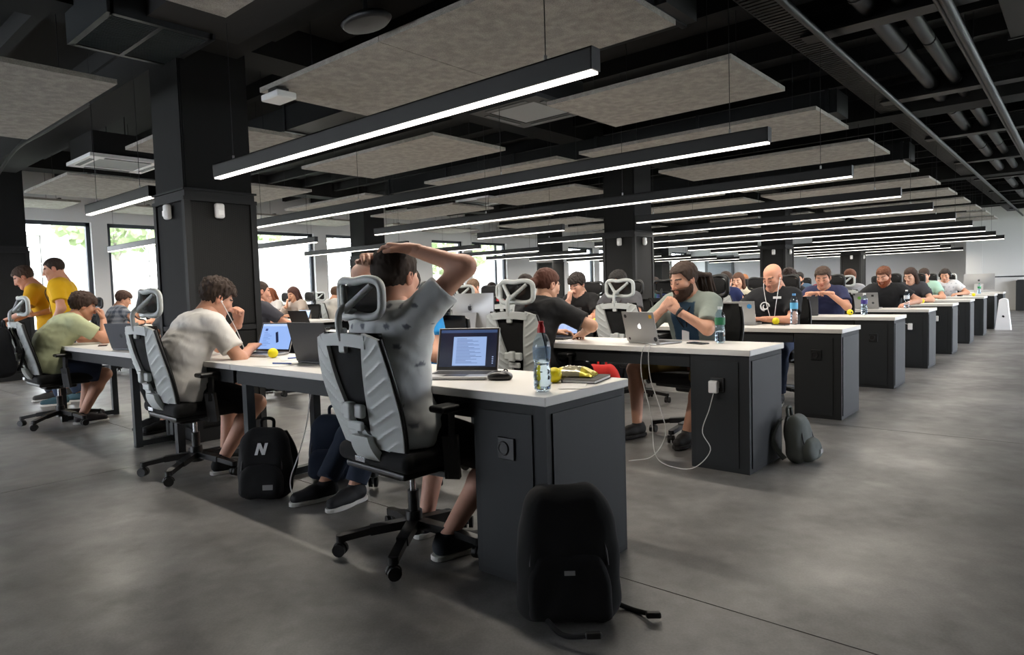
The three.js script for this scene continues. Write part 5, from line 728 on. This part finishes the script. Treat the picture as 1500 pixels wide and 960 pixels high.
laptop(-0.99, -4.3, Math.PI + 0.1, 'silver laptop with two blue hexagon stickers before the bald man', { tilt: 12, stickers: [[-0.105, 0.165, 0.024, '#2f86c4', 'hex'], [0.105, 0.165, 0.024, '#2f86c4', 'hex']] });
ball(-0.7, -4.36, 'yellow stress ball before the bald man'); bottle(-0.53, -4.34, 'clear water bottle with sky blue label beside the bald man', { h: 0.29, band: '#5fb0dc', cap: '#4f8fc8', level: 0.55 }); phone(-0.62, -4.25, 1.3, 'black phone beside the bald man');
laptop(-0.98, rowZ(3) - 0.3, Math.PI + 0.25, 'grey laptop before the man with folded hands', { m: M.spaceGrey, tilt: 14 }); ball(-0.52, rowZ(3) - 0.4, 'yellow stress ball before the man with folded hands'); bottle(-0.38, rowZ(3) - 0.42, 'white bottle with purple label beside the folded hands man', { band: '#3d2f86', cap: '#e8e8e8', level: 0.6 });
laptop(-1.42, rowZ(2) - 0.22, 0.6, 'large black laptop lid beside the bald man', { m: M.blackLid, w: 0.36, d: 0.25, emblem: null, tilt: 26 });
laptop(-0.76, rowZ(4) - 0.3, Math.PI, 'silver laptop with round green sticker before the red bearded man', { w: 0.33, stickers: [[0.06, 0.14, 0.022, '#5f9a2c', 'round'], [-0.1, 0.17, 0.016, '#22231f', 'box'], [-0.1, 0.07, 0.015, '#33363a', 'round'], [0.12, 0.19, 0.014, '#2a2c2e', 'box']].map(([a, ...r]) => [a, ...r]) });
bottle(-0.3, rowZ(4) - 0.32, 'clear water bottle with pale label beside the red bearded man', { band: '#cfd5da', cap: '#e6e6e6', level: 0.2 });
laptop(-0.86, rowZ(5) - 0.3, Math.PI + 0.15, 'white laptop before the woman in charcoal', { m: M.white, emblem: null }); ball(-0.45, rowZ(5) - 0.4, 'yellow stress ball before the woman in charcoal');
laptop(-0.8, rowZ(7) - 0.3, Math.PI, 'silver laptop before the man with headphones', {}); bottle(-0.3, rowZ(8) - 0.3, 'bottle with green band on a far desk', { band: '#1f8a4c', cap: '#1f8a4c' }); ball(-0.2, rowZ(7) - 0.35, 'yellow stress ball on the headphones man desk');
laptop(-3.05, rowZ(2) - 0.3, Math.PI, 'dark grey laptop before the man covering his face', { m: M.spaceGrey, emblem: null, w: 0.35, d: 0.24 }); bottle(-2.32, rowZ(2) - 0.3, 'clear water bottle with blue label before the black haired man', { band: '#6f9fc4', cap: '#dfe6ea' }); ball(-2.5, rowZ(2) - 0.22, 'yellow and black ball before the black haired man');
laptop(-2.66, rowZ(4) - 0.3, 0.1, 'laptop with blue screen before the cream cardigan woman', { m: M.blackLid, screen: 'page', emblem: null }); laptop(-2.95, rowZ(6) - 0.3, Math.PI, 'silver laptop before the denim shirt man', {});
laptop(-5.45, rowZ(1) - 0.3, -0.15, 'black laptop with blue screen before the dark grey T-shirt man', { m: M.blackLid, emblem: null, w: 0.34, d: 0.23 }); laptop(-5.05, rowZ(1) - 0.33, Math.PI + 0.05, 'black laptop turned away beside the dark grey T-shirt man', { m: M.blackLid, emblem: null, w: 0.34, d: 0.23 });
laptop(-10.0, rowZ(2) - 0.3, Math.PI, 'silver laptop before the auburn haired woman', {}); bottle(-9.55, rowZ(2) - 0.25, 'clear water bottle between the two long haired women', { band: '#5a8fc0' }); ball(-9.1, rowZ(2) - 0.25, 'yellow stress ball before the woman holding her face'); laptop(-10.3, rowZ(1) - 0.3, Math.PI - 0.2, 'brown grey laptop beside the plaid shirt man', { m: M.spaceGrey, emblem: null });
// sockets, chargers and cables
{ const c = thing('charger', 'white plug charger in the second desk pedestal', 'charger', [-0.2, 0.525, rowZ(1)]); part('charger_body', rbox(0.055, 0.075, 0.035, 0.008, -0.012, -0.01, 0.025), M.white, c); part('plug', rbox(0.04, 0.04, 0.02, 0.006, -0.005, 0, 0.008), M.white, c); }
cable([[-0.21, 0.48, rowZ(1) + 0.03], [-0.23, 0.38, rowZ(1) + 0.05], [-0.27, 0.24, rowZ(1) + 0.06], [-0.22, 0.14, rowZ(1) + 0.06], [-0.3, 0.03, rowZ(1) + 0.1], [-0.42, 0.006, rowZ(1) + 0.1], [-0.58, 0.04, rowZ(1) + 0.06], [-0.62, 0.3, rowZ(1) + 0.05], [-0.7, 0.6, rowZ(1) + 0.03], [-0.68, 0.745, rowZ(1) + 0.012], [-0.66, 0.748, rowZ(1) - 0.1]], 'white cable looping from the charger to the laptop with stickers');
cable([[-0.64, 0.748, rowZ(1) - 0.06], [-0.645, 0.745, rowZ(1) + 0.01], [-0.64, 0.55, rowZ(1) + 0.02], [-0.56, 0.35, rowZ(1) + 0.04], [-0.52, 0.2, rowZ(1) + 0.05], [-0.6, 0.05, rowZ(1) + 0.08], [-0.75, 0.006, rowZ(1) + 0.12]], 'second white cable hanging from the laptop with stickers');
cable([[-1.62, 0.62, -0.06], [-1.63, 0.45, -0.03], [-1.72, 0.28, -0.03], [-1.8, 0.12, -0.02], [-1.74, 0.04, 0.0]], 'white cable hanging below the first desk');
for (const [k, dx] of [[4, -0.12], [5, -0.1], [7, -0.1]]) { const c = thing('charger', 'white plug charger in a far desk pedestal', 'charger', [-0.2, 0.525, rowZ(k)], 0, 'chargers in far pedestals'); part('charger_body', rbox(0.05, 0.08, 0.035, 0.008, 0, 0, 0.02), M.white, c); part('cord', tube([[0, 0.02, 0.03], [dx * 0.7, 0.06, 0.05], [dx, 0.15, 0.02]], 0.004, 14, 5), M.cable, c); }
// backpacks
backpack([-2.0, 0, 0.02], 0.75, -0.12, 'black backpack with a white letter N leaning under the first desk', { w: 0.3, h: 0.4, d: 0.15, letter: true });
backpack([0.16, 0.0, 0.1], 0.7, -0.22, 'large black backpack leaning against the first pedestal', { w: 0.35, h: 0.46, d: 0.17, c: '#09090a', handle: false, flat: true, strapEnds: [[[0.14, 0.05, -0.08], [0.22, 0.02, -0.06], [0.28, 0.02, 0.02]], [[-0.08, 0.03, 0.1], [-0.03, 0.0, 0.16], [0.06, 0.01, 0.2]]] });
backpack([0.13, 0, -2.42], Math.PI / 2, -0.1, 'grey backpack standing behind the second pedestal', { w: 0.26, h: 0.3, d: 0.14, c: '#5d625f' });
backpack([-1.72, 0, -2.98], 0.4, 0, 'red and black backpack on the floor behind the second desk row', { w: 0.34, h: 0.46, d: 0.2, c: '#b5221c', pocket: '#15161a' });
backpack([-2.02, 0, -0.43], 0.5, -0.05, 'dark navy backpack under the first desk', { w: 0.28, h: 0.4, d: 0.16, c: '#182234' });
backpack([-5.75, 0.5, 0.42], 0, 0.05, 'black backpack hung on the chair of the green T-shirt man', { w: 0.34, h: 0.44, d: 0.2, c: '#101319' });
// white floor stand at the end of a far row
{ const o = thing('floor_stand', 'white tapered floor stand with a round hole beside a far desk', 'stand', [0.16, 0, -15.3]); const s = new THREE.Shape(); s.moveTo(-0.13, 0); s.lineTo(0.13, 0); s.lineTo(0.065, 0.62); s.quadraticCurveTo(0, 0.68, -0.065, 0.62); s.lineTo(-0.13, 0); const h = new THREE.Path(); h.absarc(0, 0.28, 0.03, 0, 7, true); s.holes.push(h); part('stand_shell', new THREE.ExtrudeGeometry(s, { depth: 0.2, bevelEnabled: true, bevelSize: 0.006, bevelThickness: 0.006, bevelSegments: 2 }).translate(0, 0, -0.1), M.white, o); part('hole_back', box(-0.06, 0.06, 0.2, 0.36, -0.02, 0.0), M.plastic, o); }
shade(scene);
renderer.render(scene, camera);
